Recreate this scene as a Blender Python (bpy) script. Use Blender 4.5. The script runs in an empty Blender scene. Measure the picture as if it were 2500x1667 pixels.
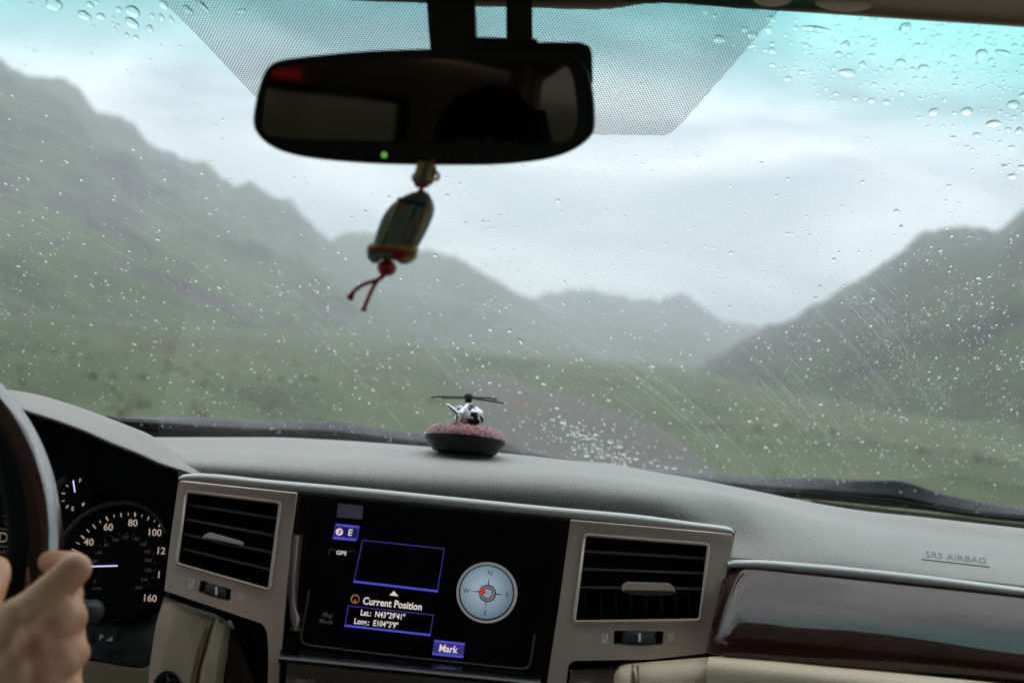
import bpy, bmesh, math, random
from mathutils import Vector, Matrix, noise
from mathutils.geometry import tessellate_polygon
random.seed(7)
R = math.radians
sc = bpy.context.scene
col = sc.collection

# ------------------------------------------------------------------ camera
F = 35.0 / 36.0 * 2500.0
ROLL = R(5.0)
rv = Vector((math.cos(ROLL), 0, math.sin(ROLL)))
uv_ = Vector((-math.sin(ROLL), 0, math.cos(ROLL)))
fv = Vector((0, 1, 0))
cam_d = bpy.data.cameras.new('camera')
cam = bpy.data.objects.new('camera', cam_d)
col.objects.link(cam)
sc.camera = cam
cam.matrix_world = Matrix(((rv.x, uv_.x, -fv.x, 0), (rv.y, uv_.y, -fv.y, 0), (rv.z, uv_.z, -fv.z, 0), (0, 0, 0, 1)))
cam_d.lens = 35.0
cam_d.sensor_width = 36.0
cam_d.clip_start = 0.02
cam_d.clip_end = 8000
cam_d.dof.use_dof = True
cam_d.dof.focus_distance = 0.92
cam_d.dof.aperture_fstop = 4.5

# ------------------------------------------------------------------ world
world = bpy.data.worlds.new('World')
sc.world = world
world.use_nodes = True
wn, wl = world.node_tree.nodes, world.node_tree.links
wn.clear()
SUN_EL, SUN_AZ = R(62), R(12)
out = wn.new('ShaderNodeOutputWorld')
sky = wn.new('ShaderNodeTexSky'); sky.sky_type = 'NISHITA'; sky.sun_disc = False
sky.sun_elevation = SUN_EL; sky.sun_rotation = SUN_AZ; sky.air_density = 1.0; sky.dust_density = 4.0
bg1 = wn.new('ShaderNodeBackground'); bg1.inputs['Strength'].default_value = 0.1
wl.new(sky.outputs[0], bg1.inputs['Color'])
tc = wn.new('ShaderNodeTexCoord')
mp = wn.new('ShaderNodeMapping'); mp.inputs['Scale'].default_value = (1.7, 1.7, 6.5); mp.inputs['Location'].default_value = (0.4, 1.3, 0.2)
wl.new(tc.outputs['Generated'], mp.inputs['Vector'])
nz = wn.new('ShaderNodeTexNoise'); nz.inputs['Scale'].default_value = 1.9; nz.inputs['Detail'].default_value = 5; nz.inputs['Roughness'].default_value = 0.5
nz.inputs['Distortion'].default_value = 0.5
wl.new(mp.outputs[0], nz.inputs['Vector'])
rp = wn.new('ShaderNodeValToRGB')
rp.color_ramp.elements[0].position = 0.36; rp.color_ramp.elements[0].color = (0.30, 0.375, 0.44, 1)
rp.color_ramp.elements[1].position = 0.585; rp.color_ramp.elements[1].color = (0.96, 0.99, 1.0, 1)
mid = rp.color_ramp.elements.new(0.47); mid.color = (0.60, 0.675, 0.735, 1)
wl.new(nz.outputs['Fac'], rp.inputs['Fac'])
bg2 = wn.new('ShaderNodeBackground'); bg2.inputs['Strength'].default_value = 1.62
wl.new(rp.outputs['Color'], bg2.inputs['Color'])
mx = wn.new('ShaderNodeMixShader'); mx.inputs[0].default_value = 0.9
wl.new(bg1.outputs[0], mx.inputs[1]); wl.new(bg2.outputs[0], mx.inputs[2])
wl.new(mx.outputs[0], out.inputs['Surface'])

# ------------------------------------------------------------------ sun (veiled by cloud)
sd = bpy.data.lights.new('sun', 'SUN'); sd.energy = 0.9; sd.angle = R(90); sd.color = (1.0, 0.97, 0.92)
sun = bpy.data.objects.new('sun', sd); col.objects.link(sun)
sdir = Vector((math.sin(SUN_AZ) * math.cos(SUN_EL), math.cos(SUN_AZ) * math.cos(SUN_EL), math.sin(SUN_EL)))
sun.rotation_euler = sdir.to_track_quat('Z', 'Y').to_euler()

sc.view_settings.view_transform = 'Standard'
sc.view_settings.look = 'None'
sc.view_settings.exposure = 0.35
sc.view_settings.gamma = 1.0
sc.view_settings.use_curve_mapping = False
sc.render.engine = 'CYCLES'
sc.cycles.max_bounces = 10
sc.cycles.transparent_max_bounces = 24
sc.cycles.transmission_bounces = 8
sc.cycles.volume_bounces = 2
sc.cycles.caustics_reflective = False
sc.cycles.caustics_refractive = False
sc.cycles.use_denoising = True

# ------------------------------------------------------------------ projection helpers
def D(px, py):
    return fv + ((px - 1250.0) / F) * rv + ((833.5 - py) / F) * uv_
def P(px, py, Y):
    return D(px, py) * Y
def plane_fn(Y0, Z0, k, off=0.0, kx=0.0):
    """plane Y = Y0 + k (Z - Z0) + kx X, moved by off towards the camera; returns f(px, py, extra) -> point"""
    def f(px, py, e=0.0):
        d = D(px, py)
        t = (Y0 - k * Z0 - off - e) / (1.0 - k * d.z - kx * d.x)
        return d * t
    return f
ST = plane_fn(0.865, -0.148, 0.30)            # face of the centre stack
CL = plane_fn(0.930, -0.140, 0.25)            # instrument cluster face
# windshield surface
WS, WY, WZ, WC = 0.6875, 0.74, 0.25, 0.15
def ws_f(p, e=0.0):
    return p.z + WS * (p.y + WC * p.x * p.x - WY) - WZ - e
def WSP(px, py, e=0.0):
    """point of the windshield surface (moved e metres along its outward normal) seen at a pixel"""
    d = D(px, py); a, b = 0.2, 4.0
    ee = e * math.sqrt(1 + WS * WS)
    if ws_f(d * b, ee) < 0: return d * b
    for _ in range(44):
        m = (a + b) / 2
        if ws_f(d * m, ee) > 0: b = m
        else: a = m
    return d * a
def ws_frame(p):
    n = Vector((2 * WS * WC * p.x, WS, 1)).normalized()
    t = Vector((1, 0, 0)); t = (t - n * t.dot(n)).normalized()
    return t, n.cross(t).normalized(), n

# ------------------------------------------------------------------ object helpers
def tag(o, label=None, cat=None, group=None, kind=None):
    if label: o['label'] = label
    if cat: o['category'] = cat
    if group: o['group'] = group
    if kind: o['kind'] = kind
    return o
def empty(name, loc, label=None, cat=None, group=None):
    o = bpy.data.objects.new(name, None); o.location = loc; o.empty_display_size = 0.02
    col.objects.link(o); tag(o, label, cat, group); o['_l'] = tuple(loc); return o
def wloc(o):
    m = Vector((0, 0, 0))
    while o: m += o.location; o = o.parent
    return m
def link(name, me, mat, parent=None, smooth=True, rot=None):
    o = bpy.data.objects.new(name, me); col.objects.link(o)
    if mat is not None and len(me.materials) == 0:
        me.materials.append(mat)
    if smooth:
        for p in me.polygons: p.use_smooth = True
    if parent:
        o.parent = parent
        # everything is modelled in world coordinates; only top empties have a location
        top = parent
        while top.parent: top = top.parent
        if parent is top: o.matrix_parent_inverse = Matrix.Translation(-top.location)
    return o
def mesh(name, verts, faces, mat, parent=None, smooth=True):
    me = bpy.data.meshes.new(name)
    me.from_pydata([tuple(v) for v in verts], [], faces); me.update()
    return link(name, me, mat, parent, smooth)
def from_bm(name, bm, mat, parent=None, smooth=True):
    bmesh.ops.recalc_face_normals(bm, faces=bm.faces)
    me = bpy.data.meshes.new(name); bm.to_mesh(me); bm.free()
    return link(name, me, mat, parent, smooth)
def bevel(o, w, seg=2, ang=35):
    m = o.modifiers.new('bevel', 'BEVEL'); m.width = w; m.segments = seg; m.limit_method = 'ANGLE'; m.angle_limit = R(ang)
    m.harden_normals = False
    return o
def solid(o, t, off=-1):
    m = o.modifiers.new('solid', 'SOLIDIFY'); m.thickness = t; m.offset = off; return o
def autosmooth(o, ang=35):
    me = o.data
    bm = bmesh.new(); bm.from_mesh(me)
    for e in bm.edges:
        if len(e.link_faces) == 2 and e.calc_face_angle(0) > R(ang): e.smooth = False
    bm.to_mesh(me); bm.free(); return o

def interp(pts, x, mono=True):
    """smooth (monotone cubic) interpolation; pts = [(x, a, b..)] sorted by x"""
    n = len(pts)
    if x <= pts[0][0]: i = 0
    elif x >= pts[-1][0]: i = n - 2
    else:
        i = 0
        while pts[i + 1][0] < x: i += 1
    res = []
    h = pts[i + 1][0] - pts[i][0]
    t = (x - pts[i][0]) / h
    for k in range(1, len(pts[0])):
        def sl(j):
            if j == 0: return (pts[1][k] - pts[0][k]) / (pts[1][0] - pts[0][0])
            if j == n - 1: return (pts[-1][k] - pts[-2][k]) / (pts[-1][0] - pts[-2][0])
            a = (pts[j][k] - pts[j - 1][k]) / (pts[j][0] - pts[j - 1][0])
            b = (pts[j + 1][k] - pts[j][k]) / (pts[j + 1][0] - pts[j][0])
            return 0.0 if a * b <= 0 else 2 * a * b / (a + b)
        m0, m1 = sl(i) * h, sl(i + 1) * h
        y0, y1 = pts[i][k], pts[i + 1][k]
        t2, t3 = t * t, t * t * t
        if t < 0 or t > 1: res.append(y0 + (y1 - y0) * t)
        else: res.append((2 * t3 - 3 * t2 + 1) * y0 + (t3 - 2 * t2 + t) * m0 + (-2 * t3 + 3 * t2) * y1 + (t3 - t2) * m1)
    return res
def catmull(p0, p1, p2, p3, t):
    return 0.5 * ((2 * p1) + (-p0 + p2) * t + (2 * p0 - 5 * p1 + 4 * p2 - p3) * t * t + (-p0 + 3 * p1 - 3 * p2 + p3) * t ** 3)
def curve_pts(pts, n):
    """resample 3D points with a Catmull-Rom curve"""
    L = [pts[0]] + list(pts) + [pts[-1]]
    outp = []
    seg = len(pts) - 1
    for i in range(n + 1):
        u = i / n * seg; s = min(int(u), seg - 1); t = u - s
        outp.append(catmull(L[s], L[s + 1], L[s + 2], L[s + 3], t))
    return outp
def grid_mesh(name, rows, mat, parent=None, smooth=True, closed=False):
    nr, nc = len(rows), len(rows[0])
    v = [p for r in rows for p in r]
    f = []
    for i in range(nr - 1):
        for j in range(nc - 1 if not closed else nc):
            j2 = (j + 1) % nc
            f.append((i * nc + j, i * nc + j2, (i + 1) * nc + j2, (i + 1) * nc + j))
    o = mesh(name, v, f, mat, parent, smooth)
    me = o.data
    if closed:
        bm = bmesh.new(); bm.from_mesh(me); bmesh.ops.recalc_face_normals(bm, faces=bm.faces); bm.to_mesh(me); bm.free()
    else:                                   # sheets: outside = the side of the cabin's middle
        if sum(p.normal.dot(p.center) * p.area for p in me.polygons) > 0: me.flip_normals()
    return o
def loft_px(name, curves, ncol, nrow, mat, parent=None, fn=None):
    """curves: list of [(px, py, Y)]; lofted across with Catmull-Rom"""
    rows = []
    for c in curves:
        x0, x1 = c[0][0], c[-1][0]
        r = []
        for j in range(ncol + 1):
            x = x0 + (x1 - x0) * j / ncol
            py, Y = interp(c, x)
            r.append(fn(x, py, Y) if fn else P(x, py, Y))
        rows.append(r)
    cols = [curve_pts([rows[i][j] for i in range(len(rows))], nrow) for j in range(ncol + 1)]
    rr = [[cols[j][i] for j in range(ncol + 1)] for i in range(nrow + 1)]
    return grid_mesh(name, rr, mat, parent)
def round_poly(pts, rad, seg=5):
    """round the corners of a 2D polygon; rad number or list"""
    n = len(pts); outp = []
    for i in range(n):
        a, b, c = Vector(pts[i - 1]), Vector(pts[i]), Vector(pts[(i + 1) % n])
        r = rad[i] if isinstance(rad, (list, tuple)) else rad
        if r <= 0: outp.append(tuple(b)); continue
        u, w = (a - b), (c - b)
        l = min(r, u.length * .45, w.length * .45)
        s, e = b + u.normalized() * l, b + w.normalized() * l
        for k in range(seg + 1):
            t = k / seg
            outp.append(tuple((1 - t) ** 2 * s + 2 * t * (1 - t) * b + t * t * e))
    return outp
def plate(name, outer, holes, fn, thick, mat, parent=None, bev=0.0, e=0.0, seg=2, back=True, smooth=False):
    """a plate on the surface fn: the front at offset e, sides going thick behind it"""
    loops = [list(outer)] + [list(h) for h in holes]
    flat = [p for l in loops for p in l]
    tris = tessellate_polygon([[Vector((p[0], p[1], 0)) for p in l] for l in loops])
    n = len(flat)
    V = [fn(p[0], p[1], e) for p in flat] + [fn(p[0], p[1], e) + Vector((0, thick, 0)) for p in flat]
    bm = bmesh.new()
    bv = [bm.verts.new(v) for v in V]
    for t in tris:
        try:
            bm.faces.new([bv[i] for i in t])
            if back: bm.faces.new([bv[i + n] for i in reversed(t)])
        except ValueError: pass
    s = 0
    for l in loops:
        m = len(l)
        for i in range(m):
            a, b = s + i, s + (i + 1) % m
            try: bm.faces.new((bv[a], bv[b], bv[b + n], bv[a + n]))
            except ValueError: pass
        s += m
    bmesh.ops.dissolve_limit(bm, angle_limit=R(0.5), verts=bm.verts, edges=[ed for ed in bm.edges if len(ed.link_faces) == 2 and ed.calc_face_angle(1) < R(.4)])
    o = from_bm(name, bm, mat, parent, smooth)
    if bev: 
        bevel(o, bev, seg, 50)
        for p in o.data.polygons: p.use_smooth = True
        m = o.modifiers.new('wn', 'WEIGHTED_NORMAL'); m.keep_sharp = False; m.weight = 100
    return o
def box_between(bm, a, b, up, w, h):
    """box from a to b, width w along side, height h along up"""
    a, b = Vector(a), Vector(b)
    d = (b - a).normalized(); up = (up - d * up.dot(d)).normalized(); s = d.cross(up)
    vs = []
    for q in (a, b):
        for (i, j) in ((-1, -1), (1, -1), (1, 1), (-1, 1)):
            vs.append(bm.verts.new(q + s * (w / 2 * i) + up * (h / 2 * j)))
    for f in ((0, 1, 2, 3), (7, 6, 5, 4), (0, 4, 5, 1), (1, 5, 6, 2), (2, 6, 7, 3), (3, 7, 4, 0)):
        bm.faces.new([vs[k] for k in f])
def tube_rows(path, rad, seg=10, up=Vector((0, 0, 1)), sx=1.0):
    rows = []
    n = len(path)
    for i, p in enumerate(path):
        d = (path[min(i + 1, n - 1)] - path[max(i - 1, 0)]).normalized()
        u = up - d * up.dot(d)
        if u.length < 1e-4: u = Vector((1, 0, 0)) - d * d.x
        u.normalize(); s = d.cross(u)
        r = rad[i] if isinstance(rad, (list, tuple)) else rad
        rows.append([p + u * (math.sin(2 * math.pi * k / seg) * r) + s * (math.cos(2 * math.pi * k / seg) * r * sx) for k in range(seg)])
    return rows
def tube_bm(bm, path, rad, seg=10, up=Vector((0, 0, 1)), cap=True, sx=1.0):
    rows = tube_rows(path, rad, seg, up, sx)
    vr = [[bm.verts.new(p) for p in r] for r in rows]
    for i in range(len(vr) - 1):
        for k in range(seg):
            bm.faces.new((vr[i][k], vr[i][(k + 1) % seg], vr[i + 1][(k + 1) % seg], vr[i + 1][k]))
    if cap:
        bm.faces.new(vr[0][::-1]); bm.faces.new(vr[-1])
def tube(name, path, rad, mat, parent=None, seg=10, up=Vector((0, 0, 1)), sx=1.0):
    bm = bmesh.new(); tube_bm(bm, path, rad, seg, up, True, sx)
    return from_bm(name, bm, mat, parent)
def lathe(name, prof, origin, axis, mat, parent=None, seg=48, smooth=True):
    """prof = [(r, h)], axis unit vector"""
    axis = axis.normalized(); t = axis.orthogonal().normalized(); s = axis.cross(t)
    rows = [[origin + axis * h + (t * math.cos(2 * math.pi * k / seg) + s * math.sin(2 * math.pi * k / seg)) * max(r, 1e-5) for k in range(seg)] for r, h in prof]
    o = grid_mesh(name, rows, mat, parent, smooth, closed=True)
    return autosmooth(o, 40)
def ellipsoid_bm(bm, c, r, seg=12, rings=8, rot=None):
    m = Matrix.Diagonal((r[0], r[1], r[2], 1))
    if rot: m = rot.to_4x4() @ m
    bmesh.ops.create_uvsphere(bm, u_segments=seg, v_segments=rings, radius=1, matrix=Matrix.Translation(c) @ m)

# text laid on a surface: local text coords -> pixels -> surface
def text_mesh(txt, bold=0.0, res=3):
    cu = bpy.data.curves.new('t', 'FONT'); cu.body = txt; cu.size = 1.0; cu.offset = bold
    cu.align_x = 'CENTER'; cu.align_y = 'CENTER'; cu.resolution_u = res; cu.extrude = 0
    o = bpy.data.objects.new('t', cu); col.objects.link(o)
    dg = bpy.context.evaluated_depsgraph_get()
    me = bpy.data.meshes.new_from_object(o.evaluated_get(dg))
    bpy.data.objects.remove(o); bpy.data.curves.remove(cu)
    return me
def text(name, txt, px, py, size, mat, parent, fn, e, slope=0.105, lean=-0.13, bold=0.01, sx=1.0, align=None):
    """size: text height unit in pixels; slope: direction of the baseline; lean: how the uprights lean"""
    me = text_mesh(txt, bold)
    me.name = name
    xs = [v.co.x for v in me.vertices] or [0]
    x0 = {'l': -min(xs), 'r': -max(xs)}.get(align, 0)
    for v in me.vertices:
        x, y = (v.co.x + x0) * size * sx, v.co.y * size
        v.co = fn(px + x + y * -lean * -1 * -1, py + x * slope - y, e)
    me.update()
    return link(name, me, mat, parent, smooth=False)

# ------------------------------------------------------------------ materials
def newmat(name):
    m = bpy.data.materials.new(name); m.use_nodes = True
    n, l = m.node_tree.nodes, m.node_tree.links
    b = n['Principled BSDF']
    return m, n, l, b
def mat(name, colr, rough=0.5, metal=0.0, bump=0.0, bscale=200.0, var=0.0, vscale=6.0, coat=0.0, spec=0.5, btype='NOISE', sheen=0.0, rvar=0.0, col2=None, sub=0.0, bdist=0.0006):
    m, n, l, b = newmat(name)
    b.inputs['Base Color'].default_value = (*colr, 1)
    b.inputs['Roughness'].default_value = rough
    b.inputs['Metallic'].default_value = metal
    b.inputs['Specular IOR Level'].default_value = spec
    b.inputs['Coat Weight'].default_value = coat
    b.inputs['Coat Roughness'].default_value = 0.03
    b.inputs['Sheen Weight'].default_value = sheen
    if sub:
        b.inputs['Subsurface Weight'].default_value = sub
        b.inputs['Subsurface Radius'].default_value = (0.006, 0.002, 0.001)
        b.inputs['Subsurface Scale'].default_value = 1.0
    t = n.new('ShaderNodeTexCoord')
    if var or col2:
        x = n.new('ShaderNodeTexNoise'); x.inputs['Scale'].default_value = vscale; x.inputs['Detail'].default_value = 6
        l.new(t.outputs['Object'], x.inputs['Vector'])
        r = n.new('ShaderNodeValToRGB')
        c2 = col2 or tuple(min(1, c * (1 + var)) for c in colr)
        c1 = colr if col2 else tuple(c * (1 - var) for c in colr)
        r.color_ramp.elements[0].position = 0.35; r.color_ramp.elements[0].color = (*c1, 1)
        r.color_ramp.elements[1].position = 0.65; r.color_ramp.elements[1].color = (*c2, 1)
        l.new(x.outputs['Fac'], r.inputs['Fac']); l.new(r.outputs['Color'], b.inputs['Base Color'])
    if rvar:
        x = n.new('ShaderNodeTexNoise'); x.inputs['Scale'].default_value = 14; x.inputs['Detail'].default_value = 5
        l.new(t.outputs['Object'], x.inputs['Vector'])
        mr = n.new('ShaderNodeMapRange'); mr.inputs['To Min'].default_value = rough - rvar; mr.inputs['To Max'].default_value = rough + rvar
        l.new(x.outputs['Fac'], mr.inputs['Value']); l.new(mr.outputs[0], b.inputs['Roughness'])
    if bump:
        if btype == 'NOISE':
            x = n.new('ShaderNodeTexNoise'); x.inputs['Scale'].default_value = bscale; x.inputs['Detail'].default_value = 3; o = x.outputs['Fac']
        else:
            x = n.new('ShaderNodeTexVoronoi'); x.inputs['Scale'].default_value = bscale; x.feature = 'SMOOTH_F1'; o = x.outputs['Distance']
        l.new(t.outputs['Object'], x.inputs['Vector'])
        if btype == 'VORONOI':
            xn = n.new('ShaderNodeTexNoise'); xn.inputs['Scale'].default_value = bscale * .6
            l.new(t.outputs['Object'], xn.inputs['Vector'])
            mxn = n.new('ShaderNodeMix'); mxn.data_type = 'RGBA'; mxn.inputs[0].default_value = 0.012
            l.new(t.outputs['Object'], mxn.inputs[6]); l.new(xn.outputs['Color'], mxn.inputs[7])
            l.new(mxn.outputs[2], x.inputs['Vector'])
        bp = n.new('ShaderNodeBump'); bp.inputs['Strength'].default_value = bump; bp.inputs['Distance'].default_value = bdist
        l.new(o, bp.inputs['Height']); l.new(bp.outputs[0], b.inputs['Normal'])
    return m
def emis(name, colr, s=1.0, base=(0.01, 0.01, 0.01)):
    m, n, l, b = newmat(name)
    b.inputs['Base Color'].default_value = (*base, 1)
    b.inputs['Roughness'].default_value = 0.4
    b.inputs['Emission Color'].default_value = (*colr, 1)
    b.inputs['Emission Strength'].default_value = s
    return m

M = {}
M['pad'] = mat('grained_grey_pad', (0.375, 0.365, 0.345), 0.60, bump=0.8, bscale=480, bdist=.0008, btype='VORONOI', var=0.03, vscale=9, spec=0.35, rvar=0.06)
M['black_soft'] = mat('matte_black', (0.005, 0.005, 0.0055), 0.85, bump=0.2, bscale=900, spec=0.12)
M['dark_plastic'] = mat('dark_grey_plastic', (0.03, 0.031, 0.033), 0.55, bump=0.3, bscale=1100, var=0.1)
M['gloss_black'] = mat('piano_black', (0.003, 0.003, 0.003), 0.12, var=0.2)
M['screen_black'] = mat('screen_glass', (0.0015, 0.0015, 0.002), 0.22, spec=0.25, var=0.1)
M['silver'] = mat('satin_silver', (0.66, 0.52, 0.455), 0.34, metal=0.38, bump=0.08, bscale=1500, var=0.04, vscale=20, rvar=0.05)
M['silver_trim'] = mat('bright_silver_trim', (0.60, 0.60, 0.60), 0.5, metal=0.45, var=0.03, rvar=0.04)
M['chrome'] = mat('chrome', (0.60, 0.61, 0.63), 0.06, metal=1.0, var=0.02)
M['bronze'] = mat('bronze_plastic', (0.075, 0.06, 0.052), 0.42, metal=0.35, var=0.08)
M['beige'] = mat('beige_leather', (0.74, 0.58, 0.43), 0.52, bdist=.001, bump=0.4, bscale=420, btype='VORONOI', var=0.06, vscale=12, spec=0.4, rvar=0.06)
M['beige_dark'] = mat('beige_plastic', (0.40, 0.32, 0.22), 0.6, bump=0.3, bscale=600, var=0.06)
M['thread'] = mat('tan_thread', (0.16, 0.11, 0.06), 0.7, var=0.1, vscale=300)
M['wood'] = mat('burgundy_wood_lacquer', (0.034, 0.006, 0.006), 0.35, spec=0.1, col2=(0.016, 0.0035, 0.003), vscale=18, coat=1.0)
M['wood'].node_tree.nodes['Principled BSDF'].inputs['Coat Roughness'].default_value = 0.008
M['wood_rim'] = mat('wheel_wood_lacquer', (0.045, 0.006, 0.007), 0.35, spec=0.1, col2=(0.020, 0.003, 0.004), vscale=18, coat=1.0)
M['wood_rim'].node_tree.nodes['Principled BSDF'].inputs['Coat IOR'].default_value = 2.4
M['rubber'] = mat('black_rubber', (0.012, 0.012, 0.013), 0.45, bump=0.2, bscale=700, var=0.2)
M['wiper_grey'] = mat('wet_grey_wiper', (0.035, 0.041, 0.047), 0.42, bump=0.5, bscale=260, var=0.25, vscale=60, rvar=0.12)
M['hood'] = mat('car_paint', (0.10, 0.11, 0.12), 0.2, metal=0.4, var=0.05, coat=1.0)
M['bezel'] = mat('pink_bezel_highlight', (0.30, 0.22, 0.22), 0.3, metal=0.5, var=0.05)  # pink of the painted highlight left of the display
M['olive'] = mat('olive_seal', (0.09, 0.10, 0.055), 0.5, bump=0.6, bscale=500, var=0.25, vscale=60)
M['roof'] = mat('headliner_cloth', (0.42, 0.34, 0.27), 0.9, bump=0.3, bscale=900, var=0.06)
M['visor'] = mat('header_trim', (0.58, 0.43, 0.34), 0.75, bump=0.2, bscale=900, var=0.06)
M['mirror_case'] = mat('mirror_case', (0.010, 0.011, 0.011), 0.38, var=0.15, bump=0.08, bscale=800)
M['mirror'] = mat('dimmed_mirror', (0.13, 0.10, 0.08), 0.015, metal=1.0, var=0.02)
M['cabin_dark'] = mat('cabin_trim', (0.46, 0.40, 0.32), 0.8, var=0.1)
M['needle'] = emis('needle_light', (0.62, 0.58, 0.95), 0.75, (.5, .5, .5))
M['dial_num'] = emis('dial_white', (0.62, 0.46, 0.38), 0.42, (0.3, 0.28, 0.26))
M['dial_soft'] = emis('dial_soft', (0.5, 0.38, 0.30), 0.22, (0.12, 0.11, 0.10))
M['dial_dim'] = emis('dial_dim', (0.3, 0.24, 0.22), 0.09, (0.06, 0.05, 0.05))
M['scr_white'] = emis('screen_white', (0.62, 0.56, 0.53), 0.85)
M['scr_dim'] = emis('screen_dim', (0.18, 0.17, 0.2), 0.12)
M['scr_blue'] = emis('screen_blue', (0.065, 0.06, 0.47), 0.85)
M['scr_blue_d'] = emis('screen_blue_dim', (0.03, 0.028, 0.20), 0.75)
M['scr_navy'] = emis('screen_navy', (0.01, 0.01, 0.10), 0.6)
M['scr_violet'] = emis('screen_violet', (0.05, 0.045, 0.075), 0.35)
M['scr_red'] = emis('screen_red', (0.5, 0.03, 0.03), 0.7)
M['scr_orange'] = emis('screen_orange', (0.35, 0.11, 0.05), 0.6)
M['scr_compass'] = emis('screen_compass', (0.20, 0.27, 0.33), 0.8)
M['scr_rim'] = emis('screen_rim', (0.16, 0.16, 0.17), 0.8)
M['scr_ink'] = emis('screen_ink', (0.008, 0.009, 0.012), 0.5)
M['icon'] = emis('icon_print', (0.3, 0.3, 0.3), 0.02, (0.75, 0.75, 0.72))
M['green_led'] = emis('green_led', (0.16, 0.42, 0.06), 0.7)
M['red'] = mat('red_cord', (0.52, 0.02, 0.03), 0.65, bump=0.5, bscale=1400, var=0.25, vscale=120)
M['gem_pink'] = mat('pink_rhinestone', (0.62, 0.20, 0.24), 0.08, spec=0.9, coat=1.0, col2=(0.9, 0.55, 0.55), vscale=260)
M['gem_deep'] = mat('deep_pink_rhinestone', (0.34, 0.05, 0.09), 0.08, spec=0.9, coat=1.0, var=.3, vscale=260)
M['gem_ice'] = mat('ice_rhinestone', (0.55, 0.68, 0.78), 0.06, spec=0.9, coat=1.0, metal=0.4, var=0.1)
M['wood_red_dark'] = mat('dark_wheel_leather', (0.010, 0.008, 0.008), 0.5, bump=0.3, bscale=500, var=0.15)
M['hair'] = mat('black_hair', (0.006, 0.005, 0.005), 0.5, var=0.2, vscale=80)
M['cloth'] = mat('dark_jacket', (0.03, 0.032, 0.04), 0.9, bump=0.4, bscale=500, var=0.15)
M['red_plastic'] = emis('red_lamp', (0.8, 0.02, 0.02), 1.4, (0.4, 0.01, 0.01))

# brocade for the charm
def brocade():
    m, n, l, b = newmat('brocade')
    t = n.new('ShaderNodeTexCoord')
    mp = n.new('ShaderNodeMapping'); l.new(t.outputs['UV'], mp.inputs['Vector'])
    wv = n.new('ShaderNodeTexWave'); wv.wave_type = 'BANDS'; wv.bands_direction = 'X'; wv.inputs['Scale'].default_value = 1.35
    wv.inputs['Distortion'].default_value = 5.0; wv.inputs['Detail'].default_value = 2; wv.inputs['Detail Scale'].default_value = 2.0
    l.new(mp.outputs[0], wv.inputs['Vector'])
    r = n.new('ShaderNodeValToRGB')
    cols = [(0.0, (0.03, 0.07, 0.07)), (0.22, (0.16, 0.34, 0.34)), (0.4, (0.55, 0.42, 0.12)), (0.56, (0.42, 0.09, 0.05)), (0.72, (0.16, 0.15, 0.08)), (0.88, (0.30, 0.46, 0.44)), (1.0, (0.05, 0.05, 0.13))]
    e = r.color_ramp.elements
    e[0].position = 0; e[0].color = (*cols[0][1], 1); e[1].position = 1; e[1].color = (*cols[-1][1], 1)
    for p, c in cols[1:-1]:
        k = e.new(p); k.color = (*c, 1)
    l.new(wv.outputs['Fac'], r.inputs['Fac'])
    v = n.new('ShaderNodeTexVoronoi'); v.inputs['Scale'].default_value = 7
    l.new(t.outputs['UV'], v.inputs['Vector'])
    r2 = n.new('ShaderNodeValToRGB'); r2.color_ramp.elements[0].position = 0.18; r2.color_ramp.elements[0].color = (0, 0, 0, 1)
    r2.color_ramp.elements[1].position = 0.42; r2.color_ramp.elements[1].color = (1, 1, 1, 1)
    l.new(v.outputs['Distance'], r2.inputs['Fac'])
    mixc = n.new('ShaderNodeMix'); mixc.data_type = 'RGBA'
    l.new(r2.outputs['Color'], mixc.inputs[0]); mixc.inputs[6].default_value = (0.40, 0.12, 0.07, 1); l.new(r.outputs['Color'], mixc.inputs[7])
    l.new(mixc.outputs[2], b.inputs['Base Color'])
    b.inputs['Roughness'].default_value = 0.6
    x = n.new('ShaderNodeTexNoise'); x.inputs['Scale'].default_value = 900
    l.new(t.outputs['Object'], x.inputs['Vector'])
    bp = n.new('ShaderNodeBump'); bp.inputs['Strength'].default_value = 0.5; bp.inputs['Distance'].default_value = 0.0006
    l.new(x.outputs['Fac'], bp.inputs['Height']); l.new(bp.outputs[0], b.inputs['Normal'])
    return m
M['brocade'] = brocade()
M['brocade_blue'] = mat('teal_brocade', (0.18, 0.36, 0.35), 0.6, bump=0.5, bscale=900, col2=(0.40, 0.26, 0.12), vscale=160)
M['navy_band'] = mat('navy_band', (0.015, 0.018, 0.06), 0.6, var=0.2, vscale=200)
M['gold_band'] = mat('gold_band', (0.55, 0.42, 0.13), 0.5, metal=0.1, bump=0.6, bscale=1200, var=0.3, vscale=200)

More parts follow.
